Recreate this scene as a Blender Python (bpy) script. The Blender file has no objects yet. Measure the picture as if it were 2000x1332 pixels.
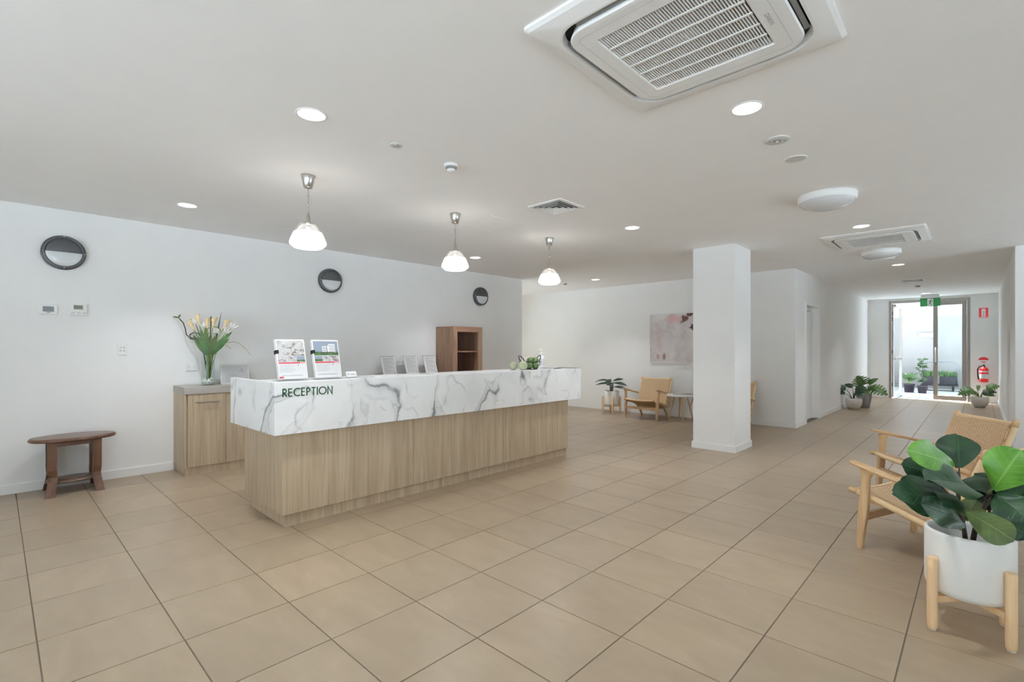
import bpy, math, random
from mathutils import Vector, Matrix
random.seed(7)
sc = bpy.context.scene
col = sc.collection

# ------------------------------------------------------------------ camera
CAM_H, FPX, YAW, CY = 1.28, 959.17, 0.7598, 681.1
cd = bpy.data.cameras.new('camera'); cam = bpy.data.objects.new('camera', cd); col.objects.link(cam)
cam.location = (0, 0, CAM_H); cam.rotation_euler = (math.pi / 2, 0, YAW)
cd.sensor_width = 36.0; cd.sensor_fit = 'HORIZONTAL'; cd.lens = FPX / 2000 * 36
cd.shift_y = (CY - 666) / 2000; cd.clip_start = 0.05; cd.clip_end = 200
sc.camera = cam
# ------------------------------------------------------------------ world, exposure
wd = bpy.data.worlds.new('overcast_sky'); sc.world = wd; wd.use_nodes = True
bg = wd.node_tree.nodes['Background']
bg.inputs[0].default_value = (0.88, 0.96, 1.05, 1); bg.inputs[1].default_value = 2.0
sd = bpy.data.lights.new('hazy_sun', 'SUN'); sd.energy = 110.0; sd.angle = math.radians(12); sd.color = (0.91, 0.97, 1.08)
sun = bpy.data.objects.new('hazy_sun', sd); col.objects.link(sun); sun.location = (0, 0, 12)
sun.rotation_euler = Vector((0.5, -0.12, -1.0)).to_track_quat('-Z', 'Y').to_euler()
sc.view_settings.view_transform = 'Standard'; sc.view_settings.look = 'None'
sc.view_settings.gamma = 1.0; sc.view_settings.use_curve_mapping = False
sc.view_settings.exposure = 0.25
DOWN_W, PEND_W = 7.5, 4.0
sc.cycles.use_denoising = True
sc.cycles.max_bounces = 10; sc.cycles.diffuse_bounces = 8; sc.cycles.glossy_bounces = 4
sc.cycles.transparent_max_bounces = 12; sc.cycles.transmission_bounces = 6
sc.cycles.sample_clamp_indirect = 6.0; sc.cycles.caustics_reflective = False; sc.cycles.caustics_refractive = False

# ------------------------------------------------------------------ colour + material helpers
def lin(v):
    v /= 255.0
    return v / 12.92 if v <= 0.04045 else ((v + 0.055) / 1.055) ** 2.4
def C(r, g, b): return (lin(r), lin(g), lin(b), 1.0)
MATS = {}
class NT:
    def __init__(self, name):
        self.m = bpy.data.materials.new(name); self.m.use_nodes = True
        self.t = self.m.node_tree; self.n = self.t.nodes; self.l = self.t.links
        self.b = self.n['Principled BSDF']
    def add(self, kind, **kw):
        n = self.n.new(kind)
        for k, v in kw.items():
            if isinstance(k, str) and hasattr(n, k): setattr(n, k, v)
        return n
    def link(self, a, b): self.l.new(a, b)
    def val(self, sock, v):
        if hasattr(v, 'is_output') or isinstance(v, bpy.types.NodeSocket): self.link(v, sock)
        else: sock.default_value = v
    def math(self, op, a, b=0.0, clamp=False):
        n = self.add('ShaderNodeMath', operation=op); n.use_clamp = clamp
        self.val(n.inputs[0], a); self.val(n.inputs[1], b); return n.outputs[0]
    def coord(self, kind='Object'): return self.add('ShaderNodeTexCoord').outputs[kind]
    def pos(self): return self.add('ShaderNodeNewGeometry').outputs['Position']
    def mapping(self, vec, scale=(1, 1, 1), loc=(0, 0, 0), rot=(0, 0, 0)):
        n = self.add('ShaderNodeMapping'); self.link(vec, n.inputs[0])
        n.inputs['Scale'].default_value = scale; n.inputs['Location'].default_value = loc; n.inputs['Rotation'].default_value = rot
        return n.outputs[0]
    def noise(self, vec, scale, detail=3.0, rough=0.5, dist=0.0):
        n = self.add('ShaderNodeTexNoise'); self.link(vec, n.inputs['Vector'])
        n.inputs['Scale'].default_value = scale; n.inputs['Detail'].default_value = detail
        n.inputs['Roughness'].default_value = rough; n.inputs['Distortion'].default_value = dist
        return n
    def ramp(self, fac, stops, interp='LINEAR'):
        n = self.add('ShaderNodeValToRGB'); self.val(n.inputs[0], fac); r = n.color_ramp; r.interpolation = interp
        while len(r.elements) < len(stops): r.elements.new(0.5)
        for e, (p, c) in zip(r.elements, stops): e.position = p; e.color = c
        return n.outputs[0]
    def mix(self, fac, a, b, blend='MIX'):
        n = self.add('ShaderNodeMix', data_type='RGBA', blend_type=blend)
        self.val(n.inputs[0], fac); self.val(n.inputs[6], a); self.val(n.inputs[7], b)
        return n.outputs[2]
    def bump(self, h, strength=0.2, dist=0.002):
        n = self.add('ShaderNodeBump'); n.inputs['Strength'].default_value = strength; n.inputs['Distance'].default_value = dist
        self.link(h, n.inputs['Height']); self.link(n.outputs[0], self.b.inputs['Normal'])
    def done(self, rough=0.5, spec=0.5, metal=0.0, color=None):
        if color is not None: self.val(self.b.inputs['Base Color'], color)
        self.val(self.b.inputs['Roughness'], rough); self.b.inputs['Specular IOR Level'].default_value = spec
        self.b.inputs['Metallic'].default_value = metal
        return self.m
def plain(name, c, rough=0.5, spec=0.5, metal=0.0, var=0.04, scale=40.0, bump=0.0):
    m = NT(name); n = m.noise(m.coord(), scale, 2.0)
    lo = tuple(x * (1 - var) for x in c[:3]) + (1,); hi = tuple(min(1, x * (1 + var)) for x in c[:3]) + (1,)
    m.val(m.b.inputs['Base Color'], m.ramp(n.outputs[0], [(0.3, lo), (0.7, hi)]))
    if bump: m.bump(n.outputs[0], bump, 0.001)
    return m.done(rough, spec, metal)
def emit(name, c, strength):
    m = NT(name); m.b.inputs['Base Color'].default_value = c
    m.b.inputs['Emission Color'].default_value = c; m.b.inputs['Emission Strength'].default_value = strength
    return m.done(0.4)
def glass(name, tint=(0.95, 0.98, 0.97, 1), refl=0.10):
    m = NT(name); m.n.remove(m.b)
    t = m.add('ShaderNodeBsdfTransparent'); t.inputs[0].default_value = tint
    g = m.add('ShaderNodeBsdfGlossy'); g.inputs['Roughness'].default_value = 0.06
    lw = m.add('ShaderNodeLayerWeight'); lw.inputs[0].default_value = 0.5
    f = m.math('MULTIPLY', m.math('POWER', lw.outputs['Facing'], 4.0), 0.7); f = m.math('ADD', f, refl * 0.2)
    mx = m.add('ShaderNodeMixShader'); m.link(f, mx.inputs[0]); m.link(t.outputs[0], mx.inputs[1]); m.link(g.outputs[0], mx.inputs[2])
    m.link(mx.outputs[0], m.n['Material Output'].inputs[0]); return m.m
def wood(name, dark, mid, light, axis='z', fine=55.0, rough=0.45, spec=0.4, ring=True, slow=1.6):
    m = NT(name); co = m.coord()
    s = {'x': (slow, fine, fine), 'y': (fine, slow, fine), 'z': (fine, fine, slow)}[axis]
    s2 = tuple(v * 0.22 if v == fine else v * 0.6 for v in s)
    a = m.noise(m.mapping(co, s), 1.0, 4.0, 0.62, 0.3).outputs[0]
    b = m.noise(m.mapping(co, s2, (3, 1, 2)), 1.0, 3.0, 0.55, 0.8).outputs[0]
    f = m.math('ADD', m.math('MULTIPLY', a, 0.55), m.math('MULTIPLY', b, 0.45))
    colr = m.ramp(f, [(0.34, dark), (0.5, mid), (0.66, light)])
    m.val(m.b.inputs['Base Color'], colr); m.bump(a, 0.06, 0.001)
    return m.done(rough, spec)

TX, TY, TX0, TY0 = 0.4581, 0.4479, -2.5258, 0.1262
def mat_tile():
    m = NT('beige_floor_tile'); p = m.pos()
    sx = m.add('ShaderNodeSeparateXYZ'); m.link(p, sx.inputs[0])
    ix = m.math('FLOOR', m.math('DIVIDE', m.math('SUBTRACT', sx.outputs[0], TX0), TX))
    iy = m.math('FLOOR', m.math('DIVIDE', m.math('SUBTRACT', sx.outputs[1], TY0), TY))
    cb = m.add('ShaderNodeCombineXYZ'); m.link(ix, cb.inputs[0]); m.link(iy, cb.inputs[1])
    wn = m.add('ShaderNodeTexWhiteNoise'); wn.noise_dimensions = '2D'; m.link(cb.outputs[0], wn.inputs['Vector'])
    off = m.add('ShaderNodeVectorMath', operation='MULTIPLY_ADD'); m.link(wn.outputs['Color'], off.inputs[0])
    off.inputs[1].default_value = (7, 7, 7); m.link(p, off.inputs[2])
    cloud = m.noise(m.mapping(off.outputs[0], (1.0, 2.6, 1)), 2.6, 4.0, 0.6, 0.5).outputs[0]
    grain = m.noise(p, 420.0, 2.0, 0.6).outputs[0]
    c1 = m.ramp(cloud, [(0.28, C(150, 132, 110)), (0.52, C(157, 139, 116)), (0.75, C(164, 146, 123))])
    c2 = m.mix(m.math('MULTIPLY', m.math('SUBTRACT', grain, 0.42, True), 0.9, True), c1, C(122, 104, 84))
    hs = m.add('ShaderNodeHueSaturation'); m.link(c2, hs.inputs['Color'])
    m.val(hs.inputs['Value'], m.math('ADD', m.math('MULTIPLY', wn.outputs['Value'], 0.10), 0.95))
    m.val(m.b.inputs['Base Color'], hs.outputs[0])
    m.bump(m.noise(p, 160.0, 3.0).outputs[0], 0.05, 0.001)
    r = m.math('ADD', m.math('MULTIPLY', cloud, 0.06), 0.32)
    return m.done(r, 0.5)
def mat_marble():
    m = NT('white_marble_laminate'); co = m.coord()
    w = m.noise(co, 1.6, 3.0, 0.55).outputs['Color']
    wv = m.add('ShaderNodeVectorMath', operation='MULTIPLY_ADD'); m.link(w, wv.inputs[0]); wv.inputs[1].default_value = (0.5, 0.5, 0.5); m.link(co, wv.inputs[2])
    w2 = m.noise(co, 11.0, 3.0, 0.6).outputs['Color']
    wv2 = m.add('ShaderNodeVectorMath', operation='MULTIPLY_ADD'); m.link(w2, wv2.inputs[0]); wv2.inputs[1].default_value = (0.05, 0.05, 0.05); m.link(wv.outputs[0], wv2.inputs[2])
    # diagonal bands of thin veins running down to the right
    n1 = m.noise(m.mapping(wv2.outputs[0], (1.0, 1.0, 0.55), rot=(0.55, 0.15, 0.0)), 1.9, 1.0, 0.4).outputs[0]
    a1 = m.math('ABSOLUTE', m.math('SUBTRACT', n1, 0.52))
    vein = m.ramp(a1, [(0.0, (1, 1, 1, 1)), (0.004, (0.75, 0.75, 0.75, 1)), (0.010, (0.16, 0.16, 0.16, 1)), (0.03, (0, 0, 0, 1))])
    band = m.ramp(n1, [(0.50, (0, 0, 0, 1)), (0.525, (0.24, 0.24, 0.24, 1)), (0.565, (0.20, 0.20, 0.20, 1)), (0.572, (0.55, 0.55, 0.55, 1)), (0.58, (0, 0, 0, 1))])
    mask = m.ramp(m.noise(co, 2.6, 2.0).outputs[0], [(0.42, (0.12, 0.12, 0.12, 1)), (0.56, (1, 1, 1, 1))])
    n2 = m.noise(m.mapping(wv2.outputs[0], (1, 1, 0.6), (5, 2, 1), (-0.6, 0.4, 0.3)), 4.4, 1.0, 0.4).outputs[0]
    a2 = m.math('ABSOLUTE', m.math('SUBTRACT', n2, 0.5))
    fine = m.ramp(a2, [(0.0, (0.5, 0.5, 0.5, 1)), (0.010, (0.14, 0.14, 0.14, 1)), (0.03, (0, 0, 0, 1))])
    mask2 = m.ramp(m.noise(m.mapping(co, (1, 1, 1), (3, 7, 2)), 4.5, 2.0).outputs[0], [(0.46, (0, 0, 0, 1)), (0.6, (1, 1, 1, 1))])
    cloud = m.ramp(m.noise(wv.outputs[0], 2.2, 4.0).outputs[0], [(0.45, (0, 0, 0, 1)), (0.8, (0.22, 0.22, 0.22, 1))])
    f = m.math('ADD', m.math('MULTIPLY', m.math('ADD', vein, m.math('MULTIPLY', band, 0.8)), mask), m.math('ADD', m.math('MULTIPLY', fine, mask2), cloud), True)
    m.val(m.b.inputs['Base Color'], m.mix(f, C(240, 241, 241), C(128, 128, 130)))
    return m.done(0.28, 0.5)
def mat_cord(name, ax='xy'):
    # paper-cord weave: small blocks with darker gaps
    m = NT(name); co = m.coord('UV')
    br = m.add('ShaderNodeTexBrick'); m.link(co, br.inputs['Vector'])
    br.inputs['Scale'].default_value = 1.0; br.inputs['Mortar Size'].default_value = 0.0032; br.inputs['Mortar Smooth'].default_value = 0.35
    br.inputs['Brick Width'].default_value = 0.030; br.inputs['Row Height'].default_value = 0.015
    br.inputs['Color1'].default_value = C(226, 202, 169); br.inputs['Color2'].default_value = C(216, 190, 155); br.inputs['Mortar'].default_value = C(176, 140, 102)
    m.val(m.b.inputs['Base Color'], br.outputs[0]); m.bump(m.math('SUBTRACT', 1.0, br.outputs['Fac']), 0.7, 0.004)
    return m.done(0.75, 0.2)
def mat_leaf(name, dark, mid, vein, rough=0.32):
    m = NT(name); uv = m.add('ShaderNodeSeparateXYZ'); m.link(m.coord('UV'), uv.inputs[0])
    u = m.math('ABSOLUTE', uv.outputs[0])
    rib = m.math('SUBTRACT', 1.0, m.math('MULTIPLY', u, 26.0), True)
    side = m.math('FRACT', m.math('MULTIPLY', m.math('SUBTRACT', uv.outputs[1], m.math('MULTIPLY', u, 0.45)), 7.0))
    side = m.math('SUBTRACT', 1.0, m.math('MULTIPLY', m.math('ABSOLUTE', m.math('SUBTRACT', side, 0.5)), 14.0), True)
    f = m.math('MAXIMUM', rib, m.math('MULTIPLY', side, 0.55), True)
    base = m.ramp(m.noise(m.coord(), 14.0, 3.0).outputs[0], [(0.3, dark), (0.7, mid)])
    m.val(m.b.inputs['Base Color'], m.mix(m.math('MULTIPLY', f, 0.55), base, vein))
    m.bump(m.math('SUBTRACT', m.noise(m.coord(), 30.0, 2.0).outputs[0], m.math('MULTIPLY', f, 0.6)), 0.35, 0.004)
    return m.done(rough, 0.32)
def mat_painting():
    m = NT('abstract_canvas_paint'); co = m.coord()
    n = m.noise(co, 3.0, 6.0, 0.65, 0.6).outputs[0]; n2 = m.noise(m.mapping(co, (1, 1, 1), (4, 2, 7)), 9.0, 6.0, 0.7, 0.5).outputs[0]
    base = m.ramp(n, [(0.3, C(188, 178, 179)), (0.5, C(216, 210, 210)), (0.7, C(230, 226, 224))])
    x = m.add('ShaderNodeSeparateXYZ'); m.link(co, x.inputs[0])
    def blob(cx, cz, rx, rz, wob):
        dx = m.math('DIVIDE', m.math('SUBTRACT', x.outputs[0], cx), rx); dz = m.math('DIVIDE', m.math('SUBTRACT', x.outputs[2], cz), rz)
        d = m.math('SQRT', m.math('ADD', m.math('MULTIPLY', dx, dx), m.math('MULTIPLY', dz, dz)))
        return m.math('ADD', d, m.math('MULTIPLY', m.math('SUBTRACT', n2, 0.5), wob))
    def soft(d, a, b): return m.ramp(d, [(a, (1, 1, 1, 1)), (b, (0, 0, 0, 1))])
    out = m.mix(m.math('MULTIPLY', soft(blob(0.02, 0.36, 0.22, 0.12, 2.0), 0.2, 1.0), 0.7), base, C(205, 150, 142))
    out = m.mix(m.math('MULTIPLY', soft(blob(-0.33, 0.0, 0.12, 0.3, 2.4), 0.1, 1.0), 0.5), out, C(190, 150, 148))
    out = m.mix(m.math('MULTIPLY', soft(blob(0.30, -0.05, 0.3, 0.3, 2.4), 0.1, 1.0), 0.4), out, C(226, 222, 220))
    out = m.mix(soft(blob(0.17, 0.35, 0.10, 0.075, 4.5), 0.75, 0.85), out, C(104, 72, 66))
    out = m.mix(soft(blob(0.34, 0.19, 0.06, 0.055, 4.5), 0.7, 0.85), out, C(84, 66, 64))
    out = m.mix(soft(blob(0.29, 0.43, 0.06, 0.045, 4.5), 0.7, 0.85), out, C(98, 70, 66))
    out = m.mix(m.math('MULTIPLY', soft(blob(-0.215, -0.36, 0.05, 0.09, 2.2), 0.5, 0.9), 0.8), out, C(140, 96, 84))
    out = m.mix(m.math('MULTIPLY', soft(blob(-0.345, -0.35, 0.035, 0.06, 2.2), 0.5, 0.9), 0.6), out, C(165, 112, 106))
    m.val(m.b.inputs['Base Color'], out); return m.done(0.6, 0.3)
def mat_print(name, kind):
    # small printed photographs on the flyers (flat print)
    m = NT(name); co = m.coord(); x = m.add('ShaderNodeSeparateXYZ'); m.link(co, x.inputs[0])
    if kind == 'room':
        n = m.noise(m.mapping(co, (1, 0.8, 1.6)), 26.0, 3.0, 0.6, 0.8).outputs[0]
        m.val(m.b.inputs['Base Color'], m.ramp(m.math('ADD', n, m.math('MULTIPLY', x.outputs[2], 0.35)), [(0.40, C(96, 84, 78)), (0.50, C(158, 150, 146)), (0.57, C(196, 194, 192)), (0.75, C(214, 215, 216))]))
    elif kind == 'sky':
        m.val(m.b.inputs['Base Color'], m.ramp(m.math('ADD', m.math('MULTIPLY', x.outputs[2], 8.0), 0.5), [(0.0, C(206, 211, 216)), (1.0, C(146, 155, 170))]))
    else:
        n = m.noise(co, 60.0, 3.0).outputs[0]
        m.val(m.b.inputs['Base Color'], m.ramp(n, [(0.3, C(44, 66, 40)), (0.7, C(92, 120, 72))]))
    return m.done(0.35)

def M(k):
    if k not in MATS: MATS[k] = BUILD[k]()
    return MATS[k]
OAK = (C(162, 143, 119), C(179, 160, 135), C(195, 177, 153))
BUILD = {
 'wall': lambda: plain('white_wall_paint', C(238, 238, 237), 0.75, 0.25, var=0.012, scale=3.0),
 'ceil': lambda: plain('white_ceiling_paint', C(246, 246, 246), 0.85, 0.2, var=0.008, scale=3.0),
 'trim': lambda: plain('white_gloss_trim', C(238, 238, 237), 0.4, 0.4, var=0.01),
 'tile': mat_tile, 'grout': lambda: plain('grey_grout', C(112, 100, 88), 0.9, 0.1, var=0.1, scale=90),
 'marble': mat_marble,
 'oak_z': lambda: wood('greige_oak_laminate', *OAK), 'oak_y': lambda: wood('greige_oak_laminate_long', *OAK, axis='y'),
 'top_grey': lambda: wood('grey_oak_worktop', C(152, 145, 138), C(168, 161, 154), C(182, 176, 169), axis='y'),
 'walnut': lambda: wood('brown_walnut_veneer', C(116, 86, 66), C(142, 111, 88), C(166, 136, 110), fine=36),
 'walnut_y': lambda: wood('brown_walnut_frame', C(112, 80, 62), C(136, 102, 82), C(150, 118, 96), axis='y', fine=40),
 'walnut_in': lambda: wood('dark_walnut_interior', C(84, 60, 50), C(98, 70, 58), C(112, 82, 68), fine=40),
 'mahog': lambda: wood('reddish_brown_wood', C(66, 42, 28), C(88, 57, 38), C(108, 73, 52), fine=40, rough=0.35, spec=0.5),
 'mahog_y': lambda: wood('reddish_brown_wood_top', C(84, 62, 50), C(102, 78, 64), C(120, 94, 80), axis='y', fine=60, rough=0.28, spec=0.5),
 'ash': lambda: wood('pale_oak_wood', C(183, 147, 106), C(202, 168, 127), C(217, 186, 147), fine=48, rough=0.5),
 'ash_y': lambda: wood('pale_oak_wood_long', C(180, 144, 104), C(199, 165, 123), C(214, 182, 143), axis='y', fine=48, rough=0.5),
 'peg': lambda: wood('pale_beech_dowel', C(214, 178, 134), C(228, 194, 152), C(236, 206, 168), fine=40, rough=0.5),
 'cord': lambda: mat_cord('paper_cord_weave'),
 'cordwrap': lambda: plain('paper_cord_wrap', C(222, 194, 154), 0.8, 0.2, var=0.12, scale=180, bump=0.4),
 'steel': lambda: plain('brushed_steel', C(196, 194, 190), 0.28, 0.5, 1.0, var=0.05, scale=120),
 'satin': lambda: plain('satin_nickel', C(186, 180, 172), 0.35, 0.5, 1.0, var=0.04),
 'whitep': lambda: plain('white_plastic', C(236, 236, 235), 0.4, 0.45, var=0.01),
 'greyp': lambda: plain('light_grey_plastic', C(206, 206, 204), 0.5, 0.4, var=0.02),
 'midgrey': lambda: plain('mid_grey_plastic', C(128, 128, 126), 0.5, 0.4, var=0.03),
 'void': lambda: plain('black_plastic_and_void_shade', C(20, 20, 20), 0.6, 0.3, var=0.05),
 'lcd': lambda: plain('grey_lcd_screen', C(122, 126, 128), 0.2, 0.5, var=0.05),
 'lcd2': lambda: plain('olive_lcd_screen', C(108, 110, 100), 0.2, 0.5, var=0.05),
 'bulkhead': lambda: plain('charcoal_powdercoat', C(62, 62, 62), 0.38, 0.5, var=0.05, scale=90),
 'diffuser': lambda: plain('opal_polycarbonate', C(214, 216, 217), 0.12, 0.5, var=0.01),
 'lens': lambda: emit('downlight_lens', (1, 0.98, 0.95, 1), 5.0),
 'shade': lambda: emit('frosted_lit_glass', (1, 0.98, 0.95, 1), 1.7),
 'glass': lambda: glass('clear_glass'), 'acrylic': lambda: glass('clear_acrylic', (0.99, 0.99, 0.99, 1), 0.0),
 'shadeglass': lambda: glass('clear_shade_glass', (0.95, 0.96, 0.97, 1), 0.5),
 'ceramic': lambda: plain('white_ceramic', C(234, 233, 229), 0.3, 0.5, var=0.01),
 'concrete': lambda: plain('grey_concrete_pot', C(158, 158, 158), 0.8, 0.2, var=0.06, scale=30),
 'whitepot': lambda: plain('off_white_rough_pot', C(214, 210, 205), 0.8, 0.2, var=0.04, scale=60, bump=0.3),
 'soil': lambda: plain('dark_potting_soil', C(58, 46, 38), 0.95, 0.1, var=0.3, scale=80, bump=0.8),
 'stem': lambda: plain('dark_brown_stem', C(54, 46, 38), 0.7, 0.2, var=0.2, scale=60),
 'gstem': lambda: plain('green_stem', C(108, 128, 66), 0.55, 0.3, var=0.15, scale=60),
 'leaf_d': lambda: mat_leaf('dark_fig_leaf', C(22, 46, 28), C(36, 66, 38), C(60, 88, 58), 0.40),
 'leaf_b': lambda: mat_leaf('bright_fig_leaf', C(66, 112, 34), C(92, 138, 48), C(150, 182, 104), 0.36),
 'leaf_o': lambda: mat_leaf('olive_fig_leaf', C(56, 72, 34), C(84, 100, 50), C(120, 134, 82), 0.5),
 'leaf_m': lambda: mat_leaf('monstera_leaf', C(52, 88, 40), C(96, 128, 66), C(150, 170, 112), 0.4),
 'leaf_md': lambda: mat_leaf('dark_monstera_leaf', C(34, 60, 44), C(58, 86, 58), C(110, 130, 100), 0.4),
 'leaf_r': lambda: mat_leaf('dark_strap_leaf', C(34, 48, 40), C(56, 72, 58), C(92, 108, 90), 0.35),
 'leaf_v': lambda: mat_leaf('bouquet_leaf', C(34, 64, 32), C(66, 98, 50), C(116, 138, 88), 0.5),
 'petal': lambda: plain('white_petal', C(240, 238, 232), 0.6, 0.3, var=0.03),
 'cream': lambda: plain('cream_calla_petal', C(232, 208, 160), 0.6, 0.3, var=0.1, scale=20),
 'pebble': lambda: plain('white_pebbles', C(240, 238, 234), 0.6, 0.3, var=0.05),
 'paper': lambda: plain('white_paper', C(238, 238, 238), 0.6, 0.3, var=0.01),
 'ink': lambda: plain('grey_print', C(150, 150, 150), 0.6, 0.3, var=0.02), 'inkd': lambda: plain('dark_print', C(70, 70, 72), 0.6, 0.3, var=0.05),
 'cert': lambda: plain('silver_grey_certificate', C(188, 188, 187), 0.5, 0.3, var=0.02),
 'inkl': lambda: plain('pale_grey_print', C(206, 206, 206), 0.6, 0.3, var=0.02),
 'red': lambda: plain('crimson_print', C(190, 62, 78), 0.5, 0.3, var=0.03),
 'signred': lambda: plain('red_sign', C(206, 44, 52), 0.4, 0.4, var=0.02),
 'extred': lambda: plain('red_cylinder_paint', C(204, 40, 40), 0.25, 0.5, var=0.02),
 'white': lambda: plain('white_print', C(242, 242, 242), 0.5, 0.3, var=0.01),
 'green_exit': lambda: plain('exit_green', C(14, 118, 48), 0.4, 0.4, var=0.03),
 'letter': lambda: plain('dark_green_acrylic', C(30, 70, 44), 0.4, 0.4, var=0.05),
 'painting': mat_painting,
 'photo_room': lambda: mat_print('printed_room_photo', 'room'), 'photo_sky': lambda: mat_print('printed_sky', 'sky'), 'photo_lawn': lambda: mat_print('printed_lawn', 'lawn'),
 'apple': lambda: plain('green_apple_skin', C(88, 112, 58), 0.35, 0.5, var=0.25, scale=12), 'apple_p': lambda: plain('pale_green_ball', C(172, 176, 146), 0.6, 0.3, var=0.15, scale=24),
 'mesh': lambda: plain('dark_wire', C(52, 52, 52), 0.4, 0.5, 0.6, var=0.05),
 'frame_al': lambda: plain('taupe_aluminium', C(150, 143, 135), 0.42, 0.5, 0.35, var=0.03),
 'frame_dk': lambda: plain('dark_rubber_seal', C(40, 40, 46), 0.6, 0.3, var=0.03),
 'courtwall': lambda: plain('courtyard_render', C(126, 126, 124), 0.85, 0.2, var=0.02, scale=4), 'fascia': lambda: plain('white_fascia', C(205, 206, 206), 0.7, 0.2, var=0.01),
 'paving': lambda: plain('pale_paving', C(204, 208, 209), 0.8, 0.2, var=0.06, scale=4), 'mat': lambda: plain('dark_green_mat', C(60, 84, 84), 0.9, 0.1, var=0.3, scale=60),
 'blackpot': lambda: plain('black_nursery_pot', C(44, 38, 46), 0.5, 0.4, var=0.1), 'trolley': lambda: plain('blue_grey_steel', C(112, 120, 130), 0.4, 0.5, 0.5, var=0.05),
 'ground': lambda: plain('pale_concrete_ground', C(200, 203, 206), 0.9, 0.1, var=0.06, scale=1.5),
 'marker': lambda: plain('table_white_lacquer', C(232, 230, 226), 0.35, 0.4, var=0.01),
}

# ------------------------------------------------------------------ mesh helpers
class MB:
    def __init__(self): self.v = []; self.f = []; self.uv = None; self.sm = []
    def add(self, vs, fs, smooth=False):
        o = len(self.v); self.v += [tuple(p) for p in vs]
        for f in fs: self.f.append(tuple(i + o for i in f)); self.sm.append(smooth)
    def box(self, x0, x1, y0, y1, z0, z1, ch=0.0):
        if ch <= 0:
            vs = [(x, y, z) for z in (z0, z1) for (x, y) in ((x0, y0), (x1, y0), (x1, y1), (x0, y1))]
            self.add(vs, [(3, 2, 1, 0), (4, 5, 6, 7), (0, 1, 5, 4), (1, 2, 6, 5), (2, 3, 7, 6), (3, 0, 4, 7)]); return self
        c = ch; vs = []; 
        ring = lambda a, b, cc, d, z: [(a, b, z), (cc, b, z), (cc, d, z), (a, d, z)]
        # bevelled box from octagonal rings
        def octo(e, z): return [(x0 + e + c, y0 + e, z), (x1 - e - c, y0 + e, z), (x1 - e, y0 + e + c, z), (x1 - e, y1 - e - c, z), (x1 - e - c, y1 - e, z), (x0 + e + c, y1 - e, z), (x0 + e, y1 - e - c, z), (x0 + e, y0 + e + c, z)]
        vs = octo(c, z0) + octo(0, z0 + c) + octo(0, z1 - c) + octo(c, z1)
        fs = [tuple(range(7, -1, -1)), tuple(range(24, 32))]
        for k in range(3):
            for i in range(8): j = (i + 1) % 8; fs.append((k * 8 + i, k * 8 + j, k * 8 + 8 + j, k * 8 + 8 + i))
        self.add(vs, fs); return self
    def lathe(self, prof, n=32, c=(0, 0, 0), axis='z', cap0=True, cap1=True, smooth=True):
        vs = []
        for r, z in prof:
            for i in range(n):
                a = 2 * math.pi * i / n; x, y = r * math.cos(a), r * math.sin(a)
                p = (x, y, z) if axis == 'z' else ((z, x, y) if axis == 'x' else (y, z, x))
                vs.append((p[0] + c[0], p[1] + c[1], p[2] + c[2]))
        fs = []
        for k in range(len(prof) - 1):
            for i in range(n): j = (i + 1) % n; fs.append((k * n + i, k * n + j, k * n + n + j, k * n + n + i))
        self.add(vs, fs, smooth)
        if cap0: self.f.append(tuple(range(len(self.v) - len(vs) + n - 1, len(self.v) - len(vs) - 1, -1))); self.sm.append(False)
        if cap1: self.f.append(tuple(range(len(self.v) - n, len(self.v)))); self.sm.append(False)
        return self
    def tube(self, pts, rad, n=8, cap=True, smooth=True):
        pts = [Vector(p) for p in pts]; m = len(pts)
        rs = rad if isinstance(rad, (list, tuple)) else [rad] * m
        t0 = (pts[1] - pts[0]).normalized(); up = Vector((0, 0, 1)) if abs(t0.z) < 0.9 else Vector((1, 0, 0))
        nx = t0.cross(up).normalized(); vs = []; 
        for i, p in enumerate(pts):
            t = ((pts[min(i + 1, m - 1)] - pts[max(i - 1, 0)])).normalized()
            nx = (nx - t * nx.dot(t)).normalized(); ny = t.cross(nx)
            for k in range(n):
                a = 2 * math.pi * k / n; vs.append(p + (nx * math.cos(a) + ny * math.sin(a)) * rs[i])
        fs = []
        for i in range(m - 1):
            for k in range(n): j = (k + 1) % n; fs.append((i * n + k, i * n + j, i * n + n + j, i * n + n + k))
        self.add(vs, fs, smooth)
        if cap:
            o = len(self.v) - len(vs)
            self.f.append(tuple(o + k for k in range(n - 1, -1, -1))); self.sm.append(False)
            self.f.append(tuple(o + (m - 1) * n + k for k in range(n))); self.sm.append(False)
        return self
    def loft(self, secs, smooth=False):
        n = len(secs[0]); vs = [p for s in secs for p in s]; fs = []
        for i in range(len(secs) - 1):
            for k in range(n): j = (k + 1) % n; fs.append((i * n + k, i * n + j, i * n + n + j, i * n + n + k))
        fs.append(tuple(range(n - 1, -1, -1))); fs.append(tuple((len(secs) - 1) * n + k for k in range(n)))
        self.add(vs, fs, smooth); return self
    def prism(self, poly, ext, smooth=False):
        # poly: list of 3D points in a plane, ext: extrusion vector
        n = len(poly); e = Vector(ext); vs = [Vector(p) for p in poly] + [Vector(p) + e for p in poly]
        fs = [tuple(range(n - 1, -1, -1)), tuple(range(n, 2 * n))] + [(i, (i + 1) % n, n + (i + 1) % n, n + i) for i in range(n)]
        self.add(vs, fs, smooth); return self
    def ball(self, c, r, n=14, m=9, sq=(1, 1, 1)):
        prof = [(max(1e-4, math.sin(math.pi * k / m)) * r, -math.cos(math.pi * k / m) * r) for k in range(m + 1)]
        o = len(self.v); self.lathe(prof, n, (0, 0, 0), 'z', False, False)
        self.v[o:] = [(x * sq[0] + c[0], y * sq[1] + c[1], z * sq[2] + c[2]) for x, y, z in self.v[o:]]
        return self
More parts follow.
